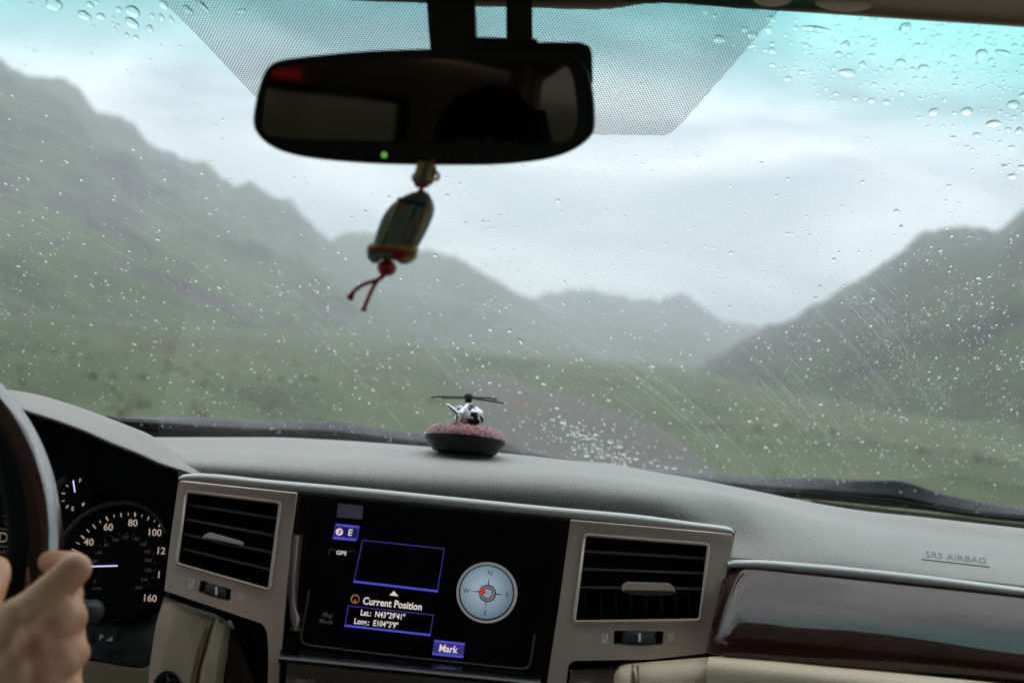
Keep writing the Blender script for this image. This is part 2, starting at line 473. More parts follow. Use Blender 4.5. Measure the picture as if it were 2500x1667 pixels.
# skin
def skin():
    m, n, l, b = newmat('skin')
    t = n.new('ShaderNodeTexCoord')
    x = n.new('ShaderNodeTexNoise'); x.inputs['Scale'].default_value = 30; x.inputs['Detail'].default_value = 4
    l.new(t.outputs['Object'], x.inputs['Vector'])
    r = n.new('ShaderNodeValToRGB')
    r.color_ramp.elements[0].position = 0.36; r.color_ramp.elements[0].color = (0.72, 0.34, 0.20, 1)
    r.color_ramp.elements[1].position = 0.62; r.color_ramp.elements[1].color = (0.90, 0.54, 0.34, 1)
    l.new(x.outputs['Fac'], r.inputs['Fac']); l.new(r.outputs['Color'], b.inputs['Base Color'])
    b.inputs['Roughness'].default_value = 0.5
    b.inputs['Subsurface Weight'].default_value = 0.25
    b.inputs['Subsurface Radius'].default_value = (0.006, 0.002, 0.0012)
    b.inputs['Subsurface Scale'].default_value = 1.0
    w = n.new('ShaderNodeTexVoronoi'); w.inputs['Scale'].default_value = 650; w.feature = 'DISTANCE_TO_EDGE'
    l.new(t.outputs['Object'], w.inputs['Vector'])
    x2 = n.new('ShaderNodeTexNoise'); x2.inputs['Scale'].default_value = 85; x2.inputs['Detail'].default_value = 5
    l.new(t.outputs['Object'], x2.inputs['Vector'])
    bp = n.new('ShaderNodeBump'); bp.inputs['Strength'].default_value = 0.35; bp.inputs['Distance'].default_value = 0.0004
    l.new(w.outputs['Distance'], bp.inputs['Height'])
    bp2 = n.new('ShaderNodeBump'); bp2.inputs['Strength'].default_value = 0.5; bp2.inputs['Distance'].default_value = 0.0026
    l.new(x2.outputs['Fac'], bp2.inputs['Height']); l.new(bp.outputs[0], bp2.inputs['Normal'])
    l.new(bp2.outputs[0], b.inputs['Normal'])
    return m
M['skin'] = skin()

# clear windshield glass: tinted band at the top is part of the glass
def glass_mat():
    m, n, l, b = newmat('windshield_glass'); n.remove(b)
    o = n['Material Output']
    t = n.new('ShaderNodeTexCoord')
    sp = n.new('ShaderNodeSeparateXYZ'); l.new(t.outputs['Object'], sp.inputs[0])
    # height up the glass, following its curved top edge: z + 0.02*|x| slightly
    x2 = n.new('ShaderNodeMath'); x2.operation = 'MULTIPLY'; l.new(sp.outputs['X'], x2.inputs[0]); l.new(sp.outputs['X'], x2.inputs[1])
    a = n.new('ShaderNodeMath'); a.operation = 'MULTIPLY_ADD'; l.new(x2.outputs[0], a.inputs[0]); a.inputs[1].default_value = 0.12; l.new(sp.outputs['Z'], a.inputs[2])
    mr = n.new('ShaderNodeMapRange'); mr.interpolation_type = 'SMOOTHSTEP'; mr.inputs['From Min'].default_value = 0.185; mr.inputs['From Max'].default_value = 0.268
    l.new(a.outputs[0], mr.inputs['Value'])
    c = n.new('ShaderNodeMix'); c.data_type = 'RGBA'
    c.inputs[6].default_value = (0.955, 0.965, 0.96, 1); c.inputs[7].default_value = (0.40, 0.80, 0.77, 1)
    l.new(mr.outputs[0], c.inputs[0])
    tr = n.new('ShaderNodeBsdfTransparent'); l.new(c.outputs[2], tr.inputs['Color'])
    gl = n.new('ShaderNodeBsdfGlossy'); gl.inputs['Roughness'].default_value = 0.03; gl.inputs['Color'].default_value = (1, 1, 1, 1)
    lw = n.new('ShaderNodeLayerWeight'); lw.inputs['Blend'].default_value = 0.5      # facing = 1 - |cos|
    pw = n.new('ShaderNodeMath'); pw.operation = 'POWER'; pw.inputs[1].default_value = 5.0; l.new(lw.outputs['Facing'], pw.inputs[0])
    fr = n.new('ShaderNodeMath'); fr.operation = 'MULTIPLY_ADD'; fr.inputs[1].default_value = 0.9; fr.inputs[2].default_value = 0.035; l.new(pw.outputs[0], fr.inputs[0])
    mxs = n.new('ShaderNodeMixShader'); l.new(fr.outputs[0], mxs.inputs[0]); l.new(tr.outputs[0], mxs.inputs[1]); l.new(gl.outputs[0], mxs.inputs[2])
    l.new(mxs.outputs[0], o.inputs['Surface'])
    return m
M['glass'] = glass_mat()
def water_mat():
    m, n, l, b = newmat('water_drop')
    b.inputs['Base Color'].default_value = (1, 1, 1, 1); b.inputs['Roughness'].default_value = 0.0
    b.inputs['IOR'].default_value = 1.33; b.inputs['Transmission Weight'].default_value = 1.0
    return m
M['water'] = water_mat()
def frit_mat():
    m, n, l, b = newmat('ceramic_dots')
    o = n['Material Output']
    b.inputs['Base Color'].default_value = (0.012, 0.012, 0.013, 1); b.inputs['Roughness'].default_value = 0.5
    t = n.new('ShaderNodeTexCoord')
    sc_ = n.new('ShaderNodeVectorMath'); sc_.operation = 'MULTIPLY'; a = 0.00235
    sc_.inputs[1].default_value = (1 / a, 1 / (a * 1.732), 0)
    l.new(t.outputs['UV'], sc_.inputs[0])
    ds = []
    for off in (0.0, 0.5):
        ad = n.new('ShaderNodeVectorMath'); ad.operation = 'ADD'; ad.inputs[1].default_value = (off, off, 0); l.new(sc_.outputs[0], ad.inputs[0])
        fr = n.new('ShaderNodeVectorMath'); fr.operation = 'FRACTION'; l.new(ad.outputs[0], fr.inputs[0])
        su = n.new('ShaderNodeVectorMath'); su.operation = 'SUBTRACT'; su.inputs[1].default_value = (0.5, 0.5, 0); l.new(fr.outputs[0], su.inputs[0])
        mu = n.new('ShaderNodeVectorMath'); mu.operation = 'MULTIPLY'; mu.inputs[1].default_value = (1, 1.732, 0); l.new(su.outputs[0], mu.inputs[0])
        le = n.new('ShaderNodeVectorMath'); le.operation = 'LENGTH'; l.new(mu.outputs[0], le.inputs[0]); ds.append(le)
    mn = n.new('ShaderNodeMath'); mn.operation = 'MINIMUM'; l.new(ds[0].outputs['Value'], mn.inputs[0]); l.new(ds[1].outputs['Value'], mn.inputs[1])
    lt = n.new('ShaderNodeMath'); lt.operation = 'LESS_THAN'; lt.inputs[1].default_value = 0.315; l.new(mn.outputs[0], lt.inputs[0])
    tr = n.new('ShaderNodeBsdfTransparent')
    mxs = n.new('ShaderNodeMixShader'); l.new(lt.outputs[0], mxs.inputs[0]); l.new(tr.outputs[0], mxs.inputs[1]); l.new(b.outputs[0], mxs.inputs[2])
    l.new(mxs.outputs[0], o.inputs['Surface'])
    return m
M['frit'] = frit_mat()
M['window'] = None
def priv_glass():
    m, n, l, b = newmat('privacy_glass'); n.remove(b)
    tr = n.new('ShaderNodeBsdfTransparent'); tr.inputs['Color'].default_value = (0.62, 0.63, 0.62, 1)
    gl = n.new('ShaderNodeBsdfGlossy'); gl.inputs['Roughness'].default_value = 0.02
    mxs = n.new('ShaderNodeMixShader'); mxs.inputs[0].default_value = 0.05
    l.new(tr.outputs[0], mxs.inputs[1]); l.new(gl.outputs[0], mxs.inputs[2]); l.new(mxs.outputs[0], n['Material Output'].inputs['Surface'])
    return m
M['window'] = priv_glass()

# terrain
def face_mat():
    m, n, l, b = newmat('compass_face')
    t = n.new('ShaderNodeTexCoord'); mp = n.new('ShaderNodeMapping'); c = ST(650 + 1470 / 2.766, 1100 + 930 / 2.766, 0)
    mp.inputs['Location'].default_value = (-c.x / .030, -c.y / .030, -c.z / .030); mp.inputs['Scale'].default_value = (1 / .030,) * 3
    l.new(t.outputs['Object'], mp.inputs['Vector'])
    g = n.new('ShaderNodeVectorMath'); g.operation = 'LENGTH'; l.new(mp.outputs[0], g.inputs[0])
    r = n.new('ShaderNodeValToRGB'); r.color_ramp.elements[0].position = 0.15; r.color_ramp.elements[0].color = (0.27, 0.37, 0.44, 1)
    r.color_ramp.elements[1].position = 1.0; r.color_ramp.elements[1].color = (0.055, 0.085, 0.11, 1)
    l.new(g.outputs['Value'], r.inputs['Fac']); l.new(r.outputs['Color'], b.inputs['Emission Color']); b.inputs['Emission Strength'].default_value = .9
    b.inputs['Base Color'].default_value = (.01, .01, .01, 1)
    return m
M['compass_face'] = face_mat()
def terrain(name, cols, scale, det=8, seed=0.0, stretch=(1, 1, 1), rough=0.95):
    m, n, l, b = newmat(name)
    t = n.new('ShaderNodeTexCoord')
    mp = n.new('ShaderNodeMapping'); mp.inputs['Scale'].default_value = stretch; mp.inputs['Location'].default_value = (seed, seed * .7, 0)
    l.new(t.outputs['Object'], mp.inputs['Vector'])
    x = n.new('ShaderNodeTexNoise'); x.inputs['Scale'].default_value = scale; x.inputs['Detail'].default_value = det; x.inputs['Roughness'].default_value = 0.62
    l.new(mp.outputs[0], x.inputs['Vector'])
    r = n.new('ShaderNodeValToRGB'); e = r.color_ramp.elements
    e[0].position = cols[0][0]; e[0].color = (*cols[0][1], 1); e[1].position = cols[-1][0]; e[1].color = (*cols[-1][1], 1)
    for p, c in cols[1:-1]: k = e.new(p); k.color = (*c, 1)
    l.new(x.outputs['Fac'], r.inputs['Fac']); l.new(r.outputs['Color'], b.inputs['Base Color'])
    b.inputs['Roughness'].default_value = rough; b.inputs['Specular IOR Level'].default_value = 0.15
    return m
G1, G2, OL, BR, DK = (0.074, 0.096, 0.050), (0.100, 0.124, 0.066), (0.10, 0.092, 0.055), (0.08, 0.064, 0.052), (0.04, 0.043, 0.030)
M['grass_ground'] = terrain('grassland', [(0.26, DK), (0.42, G1), (0.52, G2), (0.62, OL), (0.76, BR)], 0.13, stretch=(1, 0.6, 1))
M['hill_green'] = terrain('hill_grass', [(0.32, (0.03, 0.03, 0.026)), (0.43, (0.05, 0.065, 0.034)), (0.50, (0.085, 0.115, 0.055)), (0.57, (0.065, 0.056, 0.050)), (0.66, (0.035, 0.028, 0.03))], 0.03, stretch=(0.5, 1.0, 3.0), seed=3)
M['hill_far'] = terrain('far_hill', [(0.3, (0.05, 0.06, 0.045)), (0.5, (0.09, 0.105, 0.07)), (0.7, (0.06, 0.055, 0.05))], 0.012, seed=9)
M['hill_rock'] = terrain('scrub_hill', [(0.34, (0.028, 0.026, 0.022)), (0.46, (0.042, 0.033, 0.030)), (0.54, (0.055, 0.075, 0.036)), (0.66, (0.030, 0.025, 0.023))], 0.045, stretch=(1, 1, 2), seed=5)
M['dirt'] = terrain('wet_dirt_track', [(0.33, (0.105, 0.068, 0.038)), (0.44, (0.066, 0.064, 0.052)), (0.64, (0.085, 0.078, 0.060))], 0.22, rough=0.6)
M['tuft'] = terrain('grass_tufts', [(0.35, (0.095, 0.115, 0.058)), (0.5, (0.12, 0.145, 0.075)), (0.65, (0.15, 0.14, 0.08))], 0.5)

# ================================================================== SETTING: ground, hills, track, haze
GZ = -1.65
def track_c(y):
    return interp([(-60, 0.2), (0, 0.35), (14, 0.75), (22, 1.3), (29, 0.9), (36, -0.4), (46, -2.5), (60, -6)], y)[0]
ys = []
y = -60.0
while y < 60: ys.append(y); y += 1.2
while y < 760: ys.append(y); y *= 1.07
ys = [-760, -600, -350, -200, -120] + ys
xs = []
x = 0.0
while x < 45: xs.append(x); x += 1.2
while x < 760: xs.append(x); x *= 1.09
xs = sorted(set([-v for v in xs] + xs))
verts, faces = [], []
for yy in ys:
    for xx in xs:
        p = Vector((xx, yy, 0))
        d = abs(xx - track_c(yy)) if yy < 60 else 30
        w = min(1, max(0, (d - 2.6) / 3.0))
        h = (noise.noise(p * 0.35) * 0.16 + noise.noise(p * 0.07) * 0.55) * w
        side = max(0, abs(xx - 2) - 5)
        h += (0.028 if xx < 0 else 0.004) * side * (1 if yy > 4 else .5) * min(1, max(0, (120 - side) / 120)) * w     # valley floor rises away from the track
        verts.append((xx, yy, GZ + h))
nx = len(xs)
for i in range(len(ys) - 1):
    for j in range(nx - 1):
        faces.append((i * nx + j, i * nx + j + 1, (i + 1) * nx + j + 1, (i + 1) * nx + j))
tag(mesh('ground', verts, faces, M['grass_ground']), kind='structure')
rows = []
for i in range(74):
    yy = -20 + i * 0.85
    c = track_c(yy); row = []
    for j in range(13):
        u = j / 12 * 2 - 1
        rut = 0.05 * (math.exp(-((abs(u) - 0.5) / 0.16) ** 2))
        row.append((c + u * (2.4 - max(0, yy - 16) * .045) + noise.noise(Vector((u * 2, yy * .5, 1))) * .25, yy, GZ + 0.10 - rut + noise.noise(Vector((u * 3, yy * .6, 3))) * 0.03 - 0.09 * abs(u) ** 6))
    rows.append([Vector(p) for p in row])
tag(grid_mesh('dirt_track', rows, M['dirt']), kind='structure')

def hill(ridge, Yr_fn, Yb_fn, mat_, bshift=60, power=1.5, rough=1.0, n=120, m=36, seed=0, drop=40, jag=1.0):
    """terrain sheet from the valley floor up to a ridge, and down behind it"""
    rows = []
    x0, x1 = ridge[0][0], ridge[-1][0]
    for i in range(m + 1 + 5):
        row = []
        for j in range(n + 1):
            px = x0 + (x1 - x0) * j / n
            py = interp(ridge, px)[0] + jag * (13 * noise.noise(Vector((px * .022, seed, 0))) + 9 * noise.noise(Vector((px * .06, seed, 5))) + 3.5 * noise.noise(Vector((px * .16, seed, 9))))
            Yr, Yb = Yr_fn(px), Yb_fn(px)
            top = P(px, py, Yr)
            bd = D(px + bshift, 900)
            base = Vector((bd.x * Yb, Yb, GZ - 0.6))
            if i <= m:
                s = i / m
                q = base.lerp(top, s)
                q.z = base.z + (top.z - base.z) * (s ** power)
                k = math.sin(math.pi * min(1, s * 1.02)) if s < 1 else 0
                nn = noise.fractal(Vector((q.x, q.y, seed)) * 0.018, 1.0, 2.0, 5)
                q.z += (nn * 0.20 - 0.10 * abs(noise.noise(Vector((q.x * .03, q.y * .03, seed + 3))))) * rough * (top.z - base.z) * (s * (1 - s) * 4) ** .8
            else:
                s = (i - m) / 5
                q = top + Vector((0, 40 + 90 * s, 0)) * s * 1.2
                q.z = top.z - drop * s ** 1.3
            if q.z < GZ - 1.0: q.z = GZ - 1.0
            row.append(q)
        rows.append(row)
    return rows
ridgeA = [(-900, 30), (-600, 20), (-300, 60), (-150, 90), (-60, 120), (0, 143), (45, 172), (66, 192), (100, 184), (140, 190), (172, 200), (196, 226), (214, 262), (246, 275), (288, 282), (322, 300), (345, 328), (375, 356), (420, 374), (452, 392), (485, 392), (508, 400), (540, 430), (575, 450), (612, 447), (648, 468), (680, 485), (710, 492), (742, 527), (775, 560), (800, 585), (860, 640), (930, 700), (1020, 770), (1120, 840), (1230, 905), (1330, 960)]
hillA = grid_mesh('hill', hill(ridgeA, lambda p: 250 + max(0, p) * 0.09, lambda p: 42 + max(0, p + 200) * 0.055, M['hill_green'], power=1.35, seed=1, n=200, m=50), M['hill_green'])
tag(hillA, kind='structure')
ridgeB = [(600, 600), (760, 592), (800, 586), (845, 572), (894, 565), (930, 578), (975, 596), (1028, 606), (1068, 615), (1110, 630), (1150, 645), (1185, 668), (1230, 695), (1262, 718), (1300, 735), (1350, 775), (1420, 820), (1500, 870), (1580, 910), (1660, 950)]
tag(grid_mesh('hill', hill(ridgeB, lambda p: 330, lambda p: 140 + max(0, p - 600) * 0.05, M['hill_far'], power=1.3, seed=2, bshift=40), M['hill_far']), kind='structure')
ridgeC = [(900, 800), (1180, 770), (1250, 748), (1290, 727), (1330, 722), (1380, 712), (1430, 706), (1475, 712), (1510, 722), (1560, 735), (1600, 730), (1640, 722), (1680, 724), (1715, 745), (1760, 778), (1800, 790), (1850, 795), (1920, 800), (2050, 830), (2200, 860)]
tag(grid_mesh('hill', hill(ridgeC, lambda p: 440, lambda p: 230, M['hill_far'], power=1.2, seed=4, bshift=10, drop=60), M['hill_far']), kind='structure')
ridgeD = [(1560, 985), (1640, 945), (1720, 890), (1800, 838), (1860, 800), (1910, 787), (1960, 762), (2020, 724), (2075, 694), (2130, 660), (2180, 627), (2225, 592), (2262, 570), (2300, 558), (2340, 552), (2385, 554), (2425, 562), (2455, 556), (2475, 532), (2500, 514), (2560, 480), (2700, 400), (2900, 360), (3200, 330), (3600, 340)]
tag(grid_mesh('hill', hill(ridgeD, lambda p: 210 + max(0, 2400 - p) * 0.06, lambda p: 38 + max(0, 2500 - p) * 0.05, M['hill_rock'], power=1.0, rough=.3, seed=6, bshift=-70, n=180, m=50), M['hill_rock']), kind='structure')

# grass tufts and low scrub near the track (blurred by distance)
bm = bmesh.new()
for i in range(1500):
    yy = 6 + 60 * random.random() ** 1.3
    xx = random.uniform(-0.62, 0.62) * yy * 1.25
    if abs(xx - track_c(yy)) < 2.7: continue
    p = Vector((xx, yy, 0))
    if noise.noise(p * 0.25) < -0.12: continue
    w = min(1, max(0, (abs(xx - track_c(yy)) - 2.6) / 3.0))
    h0 = (noise.noise(p * 0.35) * 0.16 + noise.noise(p * 0.07) * 0.55) * w + (0.028 if xx < 0 else 0.004) * max(0, abs(xx - 2) - 5) * w
    b0 = Vector((xx, yy, GZ + h0 - .03))
    big = random.random() < 0.004
    for k in range(14 if big else 5):
        a = random.uniform(0, 6.28); hh = random.uniform(.07, .20) * (1.2 if big else 1); sp = random.uniform(.03, .22) * (1.6 if big else 1)
        c = b0 + Vector((math.cos(a), math.sin(a), 0)) * sp * .5
        s = Vector((-math.sin(a), math.cos(a), 0)) * .035
        v = [bm.verts.new(c - s), bm.verts.new(c + s), bm.verts.new(c + Vector((math.cos(a) * sp * .6, math.sin(a) * sp * .6, hh)))]
        bm.faces.new(v)
o = from_bm('grass', bm, M['tuft'], None, False); tag(o, 'rough grass and low scrub growing beside the dirt track', 'grass', kind='stuff')

# mist and rain in the air
hm = bpy.data.materials.new('mist'); hm.use_nodes = True
n, l = hm.node_tree.nodes, hm.node_tree.links
n.clear(); ho = n.new('ShaderNodeOutputMaterial'); pv = n.new('ShaderNodeVolumePrincipled')
pv.inputs['Density'].default_value = 0.0026; pv.inputs['Color'].default_value = (0.90, 0.95, 0.99, 1); pv.inputs['Anisotropy'].default_value = 0.2
l.new(pv.outputs[0], ho.inputs['Volume'])
bm = bmesh.new(); bmesh.ops.create_cube(bm, size=1)
bmesh.ops.transform(bm, matrix=Matrix.Translation((0, 0, 52.5)) @ Matrix.Diagonal((1700, 1700, 114, 1)), verts=bm.verts)
hz = from_bm('haze', bm, hm, None, False); tag(hz, 'pale grey rain mist filling the valley', 'haze', kind='stuff')

# ================================================================== WINDSHIELD
ws = empty('windshield', (0, 1.05, 0.03), 'wet raked windshield with a cyan tinted band along its top edge', 'windshield')
rows = []
for i in range(41):
    Yc = 0.66 + (1.50 - 0.66) * i / 40
    row = []
    for j in range(61):
        x = -0.82 + 1.64 * j / 60
        yy = Yc - WC * x * x
        row.append(Vector((x, yy, WZ - WS * (yy + WC * x * x - WY))))
    rows.append(row)
g = grid_mesh('glass', rows, M['glass'], ws)
# printed dot band round the mirror
outer = [(394, -60), (394, 0), (510, 118), (625, 238), (690, 318), (1400, 321), (1600, 330), (1640, 325), (1668, 300), (1780, 172), (1897, 34), (1960, -60)]
N = 60
V, Fc, UV = [], [], []
def xr_at(py):   # left and right limits of the dotted area at a row
    lf = interp([(-60, 335), (0, 394), (118, 510), (238, 625), (318, 700), (332, 720)], py)[0]
    rt = interp([(-60, 1985), (0, 1930), (34, 1897), (172, 1776), (270, 1688), (300, 1660), (318, 1638), (332, 1600)], py)[0]
    return lf, rt
for i in range(41):
    py = -60 + 384 * i / 40
    lf, rt = xr_at(py)
    for j in range(N + 1):
        t = j / N
        px = lf + (rt - lf) * t
        q = WSP(px, py + 10 * max(0, (t - .3)) * (i / 40) ** 2, -0.0012)
        V.append(q)
        UV.append((q.x, (q.y) * math.sqrt(1 + WS * WS)))
for i in range(40):
    for j in range(N):
        a = i * (N + 1) + j
        Fc.append((a, a + 1, a + N + 2, a + N + 1))
fo = mesh('dotted_band', V, Fc, M['frit'], ws)
ul = fo.data.uv_layers.new(name='UVMap')
for lp in fo.data.loops: ul.data[lp.index].uv = UV[lp.vertex_index]
# black ceramic edge and rubber seal at the base of the glass
rows = []
for k in range(5):
    row = []
    for j in range(61):
        x = -0.80 + 1.6 * j / 60
        yy = 1.47 + 0.02 * k - WC * x * x
        row.append(Vector((x, yy, WZ - WS * (yy + WC * x * x - WY) - 0.004 + (0.01 if k in (1, 2, 3) else 0))))
    rows.append(row)
grid_mesh('base_seal', rows, M['rubber'], ws)

# ---------------- raindrops
def drop_mesh(name, seg, rings, h, irr, seed):
    rnd = random.Random(seed)
    ph = [rnd.uniform(0, 6.28) for _ in range(3)]
    def rad(a): return 1 + irr * (0.5 * math.sin(2 * a + ph[0]) + 0.35 * math.sin(3 * a + ph[1]) + 0.2 * math.sin(5 * a + ph[2]))
    V, Fc = [], []
    V.append((0, 0, 0))
    for k in range(seg):
        a = 2 * math.pi * k / seg; r = rad(a); V.append((math.cos(a) * r, math.sin(a) * r, 0))
    for k in range(seg): Fc.append((0, 1 + (k + 1) % seg, 1 + k))
    s = len(V)
    for i in range(rings):
        rho = math.cos(i / rings * math.pi / 2) if rings > 1 else (1, .5)[i]
        z = h * math.sqrt(max(0, 1 - rho * rho))
        z = h * (math.sin(i / rings * math.pi / 2)) ** 0.9
        for k in range(seg):
            a = 2 * math.pi * k / seg; r = rad(a) * rho
            V.append((math.cos(a) * r, math.sin(a) * r, z))
    V.append((0, 0, h))
    for i in range(rings - 1):
        for k in range(seg):
            Fc.append((s + i * seg + k, s + i * seg + (k + 1) % seg, s + (i + 1) * seg + (k + 1) % seg, s + (i + 1) * seg + k))
    for k in range(seg):
        Fc.append((s + (rings - 1) * seg + k, s + (rings - 1) * seg + (k + 1) % seg, len(V) - 1))
    return V, Fc
def drop_data(name, *a):
    V, Fc = drop_mesh(name, *a)
    me = bpy.data.meshes.new(name); me.from_pydata(V, [], Fc); me.update()
    me.materials.append(M['water'])
    for i, p in enumerate(me.polygons): p.use_smooth = i >= a[0]
    return me
big_shapes = [drop_data('raindrop', 20, 6, 0.30, 0.12, s) for s in range(6)]
big_shapes += [drop_data('raindrop', 20, 6, 0.27, 0.26, s) for s in range(20, 24)]
round_shapes = big_shapes[:6]
def drop_matrix(px, py, rx, ry, ang=0.0):
    """rx, ry radii in photograph pixels at that spot (measured across the glass)"""
    p = WSP(px, py, 0.0015)
    t, u, nn = ws_frame(p)
    s = p.y / F
    fore = 0.55
    m = Matrix.Identity(4)
    c, sn = math.cos(ang), math.sin(ang)
    a = (t * c + u * sn) * (rx * s); b = (-t * sn + u * c) * (ry * s / fore); w = nn * (0.5 * (rx + ry / fore) * s)
    for i in range(3):
        m[i][0], m[i][1], m[i][2], m[i][3] = a[i], b[i], w[i], p[i]
    return m
def add_big(px, py, rx, ry, label, group, ang=0.0, shape=None):
    me = shape or random.choice(big_shapes)
    o = bpy.data.objects.new('raindrop', me); col.objects.link(o)
    o.matrix_world = drop_matrix(px, py, rx, ry, ang)
    tag(o, label, 'raindrop', group); return o
used = []
def free(px, py, r):
    for (a, b, c) in used:
        if (a - px) ** 2 + (b - py) ** 2 < (r + c) ** 2: return False
    used.append((px, py, r)); return True
# zone 1: unwiped corner at the upper right
def edge_right(px): return interp([(1800, 60), (1860, 150), (2000, 240), (2150, 262), (2280, 330), (2400, 400), (2500, 450), (2700, 560)], px)[0]
n1 = 0; tries = 0
used += [(2068, 178, 22), (1990, 72, 34), (2210, 68, 16), (2396, 132, 16), (2450, 130, 20), (2360, 272, 14), (2425, 302, 18), (2474, 255, 15)]
while n1 < 150 and tries < 6000:
    tries += 1
    px = random.uniform(1830, 2540); py = random.uniform(30, 470)
    if py > edge_right(px) or py < 30 + (px - 1950) * 0.075: continue
    rx = random.choice([4, 4.5, 5, 5.5, 6, 7, 8, 9, 11]) * random.uniform(.8, 1.15)
    if not free(px, py, rx * 1.15): continue
    add_big(px, py, rx, rx * random.uniform(.35, .55), 'clear bead among the crowded drops in the unwiped upper right corner', 'raindrops in the upper right corner', random.uniform(-.3, .3)); n1 += 1
for px, py, rx, ry, a, lb in [(2068, 178, 21, 6, -.15, 'long dark-edged drop alone where the cyan tint fades, upper right'), (1990, 72, 36, 5, 0, 'widest wavy streak of water high in the tint at the right'), (2210, 68, 14, 8, .2, 'big humped drop just under the roof edge at the right'),
                       (2396, 132, 15, 7, .5, 'drop tilted up to the right beside a long flat one, far right of the tint'), (2450, 130, 22, 4, .15, 'long flat drop at the right edge of the picture in the tint'), (2360, 272, 12, 8, -.6, 'dark comma-shaped drop in the upper right below the tint'),
                       (2425, 302, 18, 6, -.3, 'long arched drop below the tint close to the right edge'), (2474, 255, 14, 7, .2, 'humped drop at the right edge of the picture below the tint')]:
    used.append((px, py, rx)); add_big(px, py, rx, ry, lb, 'raindrops in the upper right corner', a)
# zone 2: upper left drops in the tint
for px, py, rx, ry, a in [(132, 10, 22, 10, -.5), (206, 38, 15, 8, -.45), (246, 40, 10, 6, -.3), (324, 28, 18, 9, 0), (322, 56, 13, 10, -.5), (290, 24, 8, 5, -.2), (366, 70, 7, 6, 0), (394, 43, 6, 6, 0), (372, 39, 5, 5, 0), (418, 48, 5, 6, 0),
                          (276, 58, 4, 3, 0), (288, 63, 4, 4, 0), (310, 86, 5, 4, 0), (332, 92, 6, 4, 0), (76, 10, 5, 3, 0), (220, 12, 9, 5, -.2), (236, 6, 7, 3, 0), (278, 44, 4, 3, 0), (399, 12, 9, 8, -.4), (280, 70, 3, 3, 0)]:
    lb = {132: 'slanting drop at the very top edge, leftmost of the large drops', 206: 'slanting oval drop near the top left, second large one from the left', 324: 'widest arched drop in the upper left tint'}.get(px, 'clear water drop in the cyan tint at the upper left of the windshield')
    if px == 322: lb = 'dark drop with a bright lower half directly under the widest arched drop at upper left'
    used.append((px, py, rx)); add_big(px, py, rx, ry, lb, 'raindrops in the upper left tint', a)
# zone 3: on the dotted band
for px, py, rx, ry, a in [(458, 24, 8, 9, -.6), (495, 16, 7, 13, -.6), (590, 28, 12, 4, 0), (1755, 97, 17, 6, -.2), (1818, 73, 9, 5, 0), (1722, 30, 8, 4, 0), (1835, 113, 11, 3, -.4), (1745, 40, 5, 4, 0), (1790, 110, 5, 3, 0), (1885, 125, 9, 5, 0)]:
    lb = {1755: 'black-looking streak of water on the dotted band right of the mirror', 495: 'steep elongated drop on the dotted band left of the mirror', 1885: 'thin drop straddling the right edge of the dotted band'}.get(px, 'water drop lying over the black printed dots near the mirror')
    used.append((px, py, rx)); add_big(px, py, rx, ry, lb, 'raindrops over the dotted band', a)
# zone 4: pooled beads above the gap between the wipers
k = 0; tries = 0
def pool_x(py): return interp([(1040, 1385), (1070, 1420), (1100, 1470), (1135, 1530)], py)[0]
while k < 40 and tries < 4000:
    tries += 1
    py = random.uniform(1035, 1142); cx = pool_x(py); px = cx + random.uniform(-75, 75) * (0.5 + (py - 1035) / 110)
    if px < 1398 + (py - 1035) * .05: continue
    rx = random.choice([4, 4.5, 5, 6, 7, 9]) * random.uniform(.8, 1.1)
    if not free(px, py, rx * .95): continue
    add_big(px, py, rx, rx * random.uniform(.45, .6), 'bright bead in the pooled water low on the glass right of the ornament', 'pooled raindrops low on the glass', 0, random.choice(round_shapes)); k += 1
# zone 5: the larger of the scattered drops over the wiped glass
k = 0; tries = 0
fixed = [(1312, 918, 5, 6), (1327, 935, 6, 5), (1360, 995, 6, 4), (1374, 1030, 9, 5), (1346, 960, 4, 6), (2188, 516, 6, 4), (2200, 554, 5, 4), (1271, 832, 5, 7), (1244, 807, 6, 4)]
for px, py, rx, ry in fixed:
    used.append((px, py, rx)); add_big(px, py, rx, ry, 'small round drop on the wiped part of the windshield', 'raindrops scattered over the wiped glass', random.uniform(-.3, .1)); k += 1
def in_mirror(px, py): return 620 < px < 1450 and 110 < py < 405
while k < 60 and tries < 4000:
    tries += 1
    px = random.uniform(0, 2500); py = random.uniform(420, 1100)
    if px < 1250 and py > 1000 + px * 0.02: continue
    if not free(px, py, 25): continue
    used[-1] = (px, py, 5)
    rx = random.uniform(4.2, 6.0)
    add_big(px, py, rx, rx * random.uniform(.5, .75), 'small round drop on the wiped part of the windshield', 'raindrops scattered over the wiped glass', random.uniform(-.4, .1), random.choice(round_shapes)); k += 1

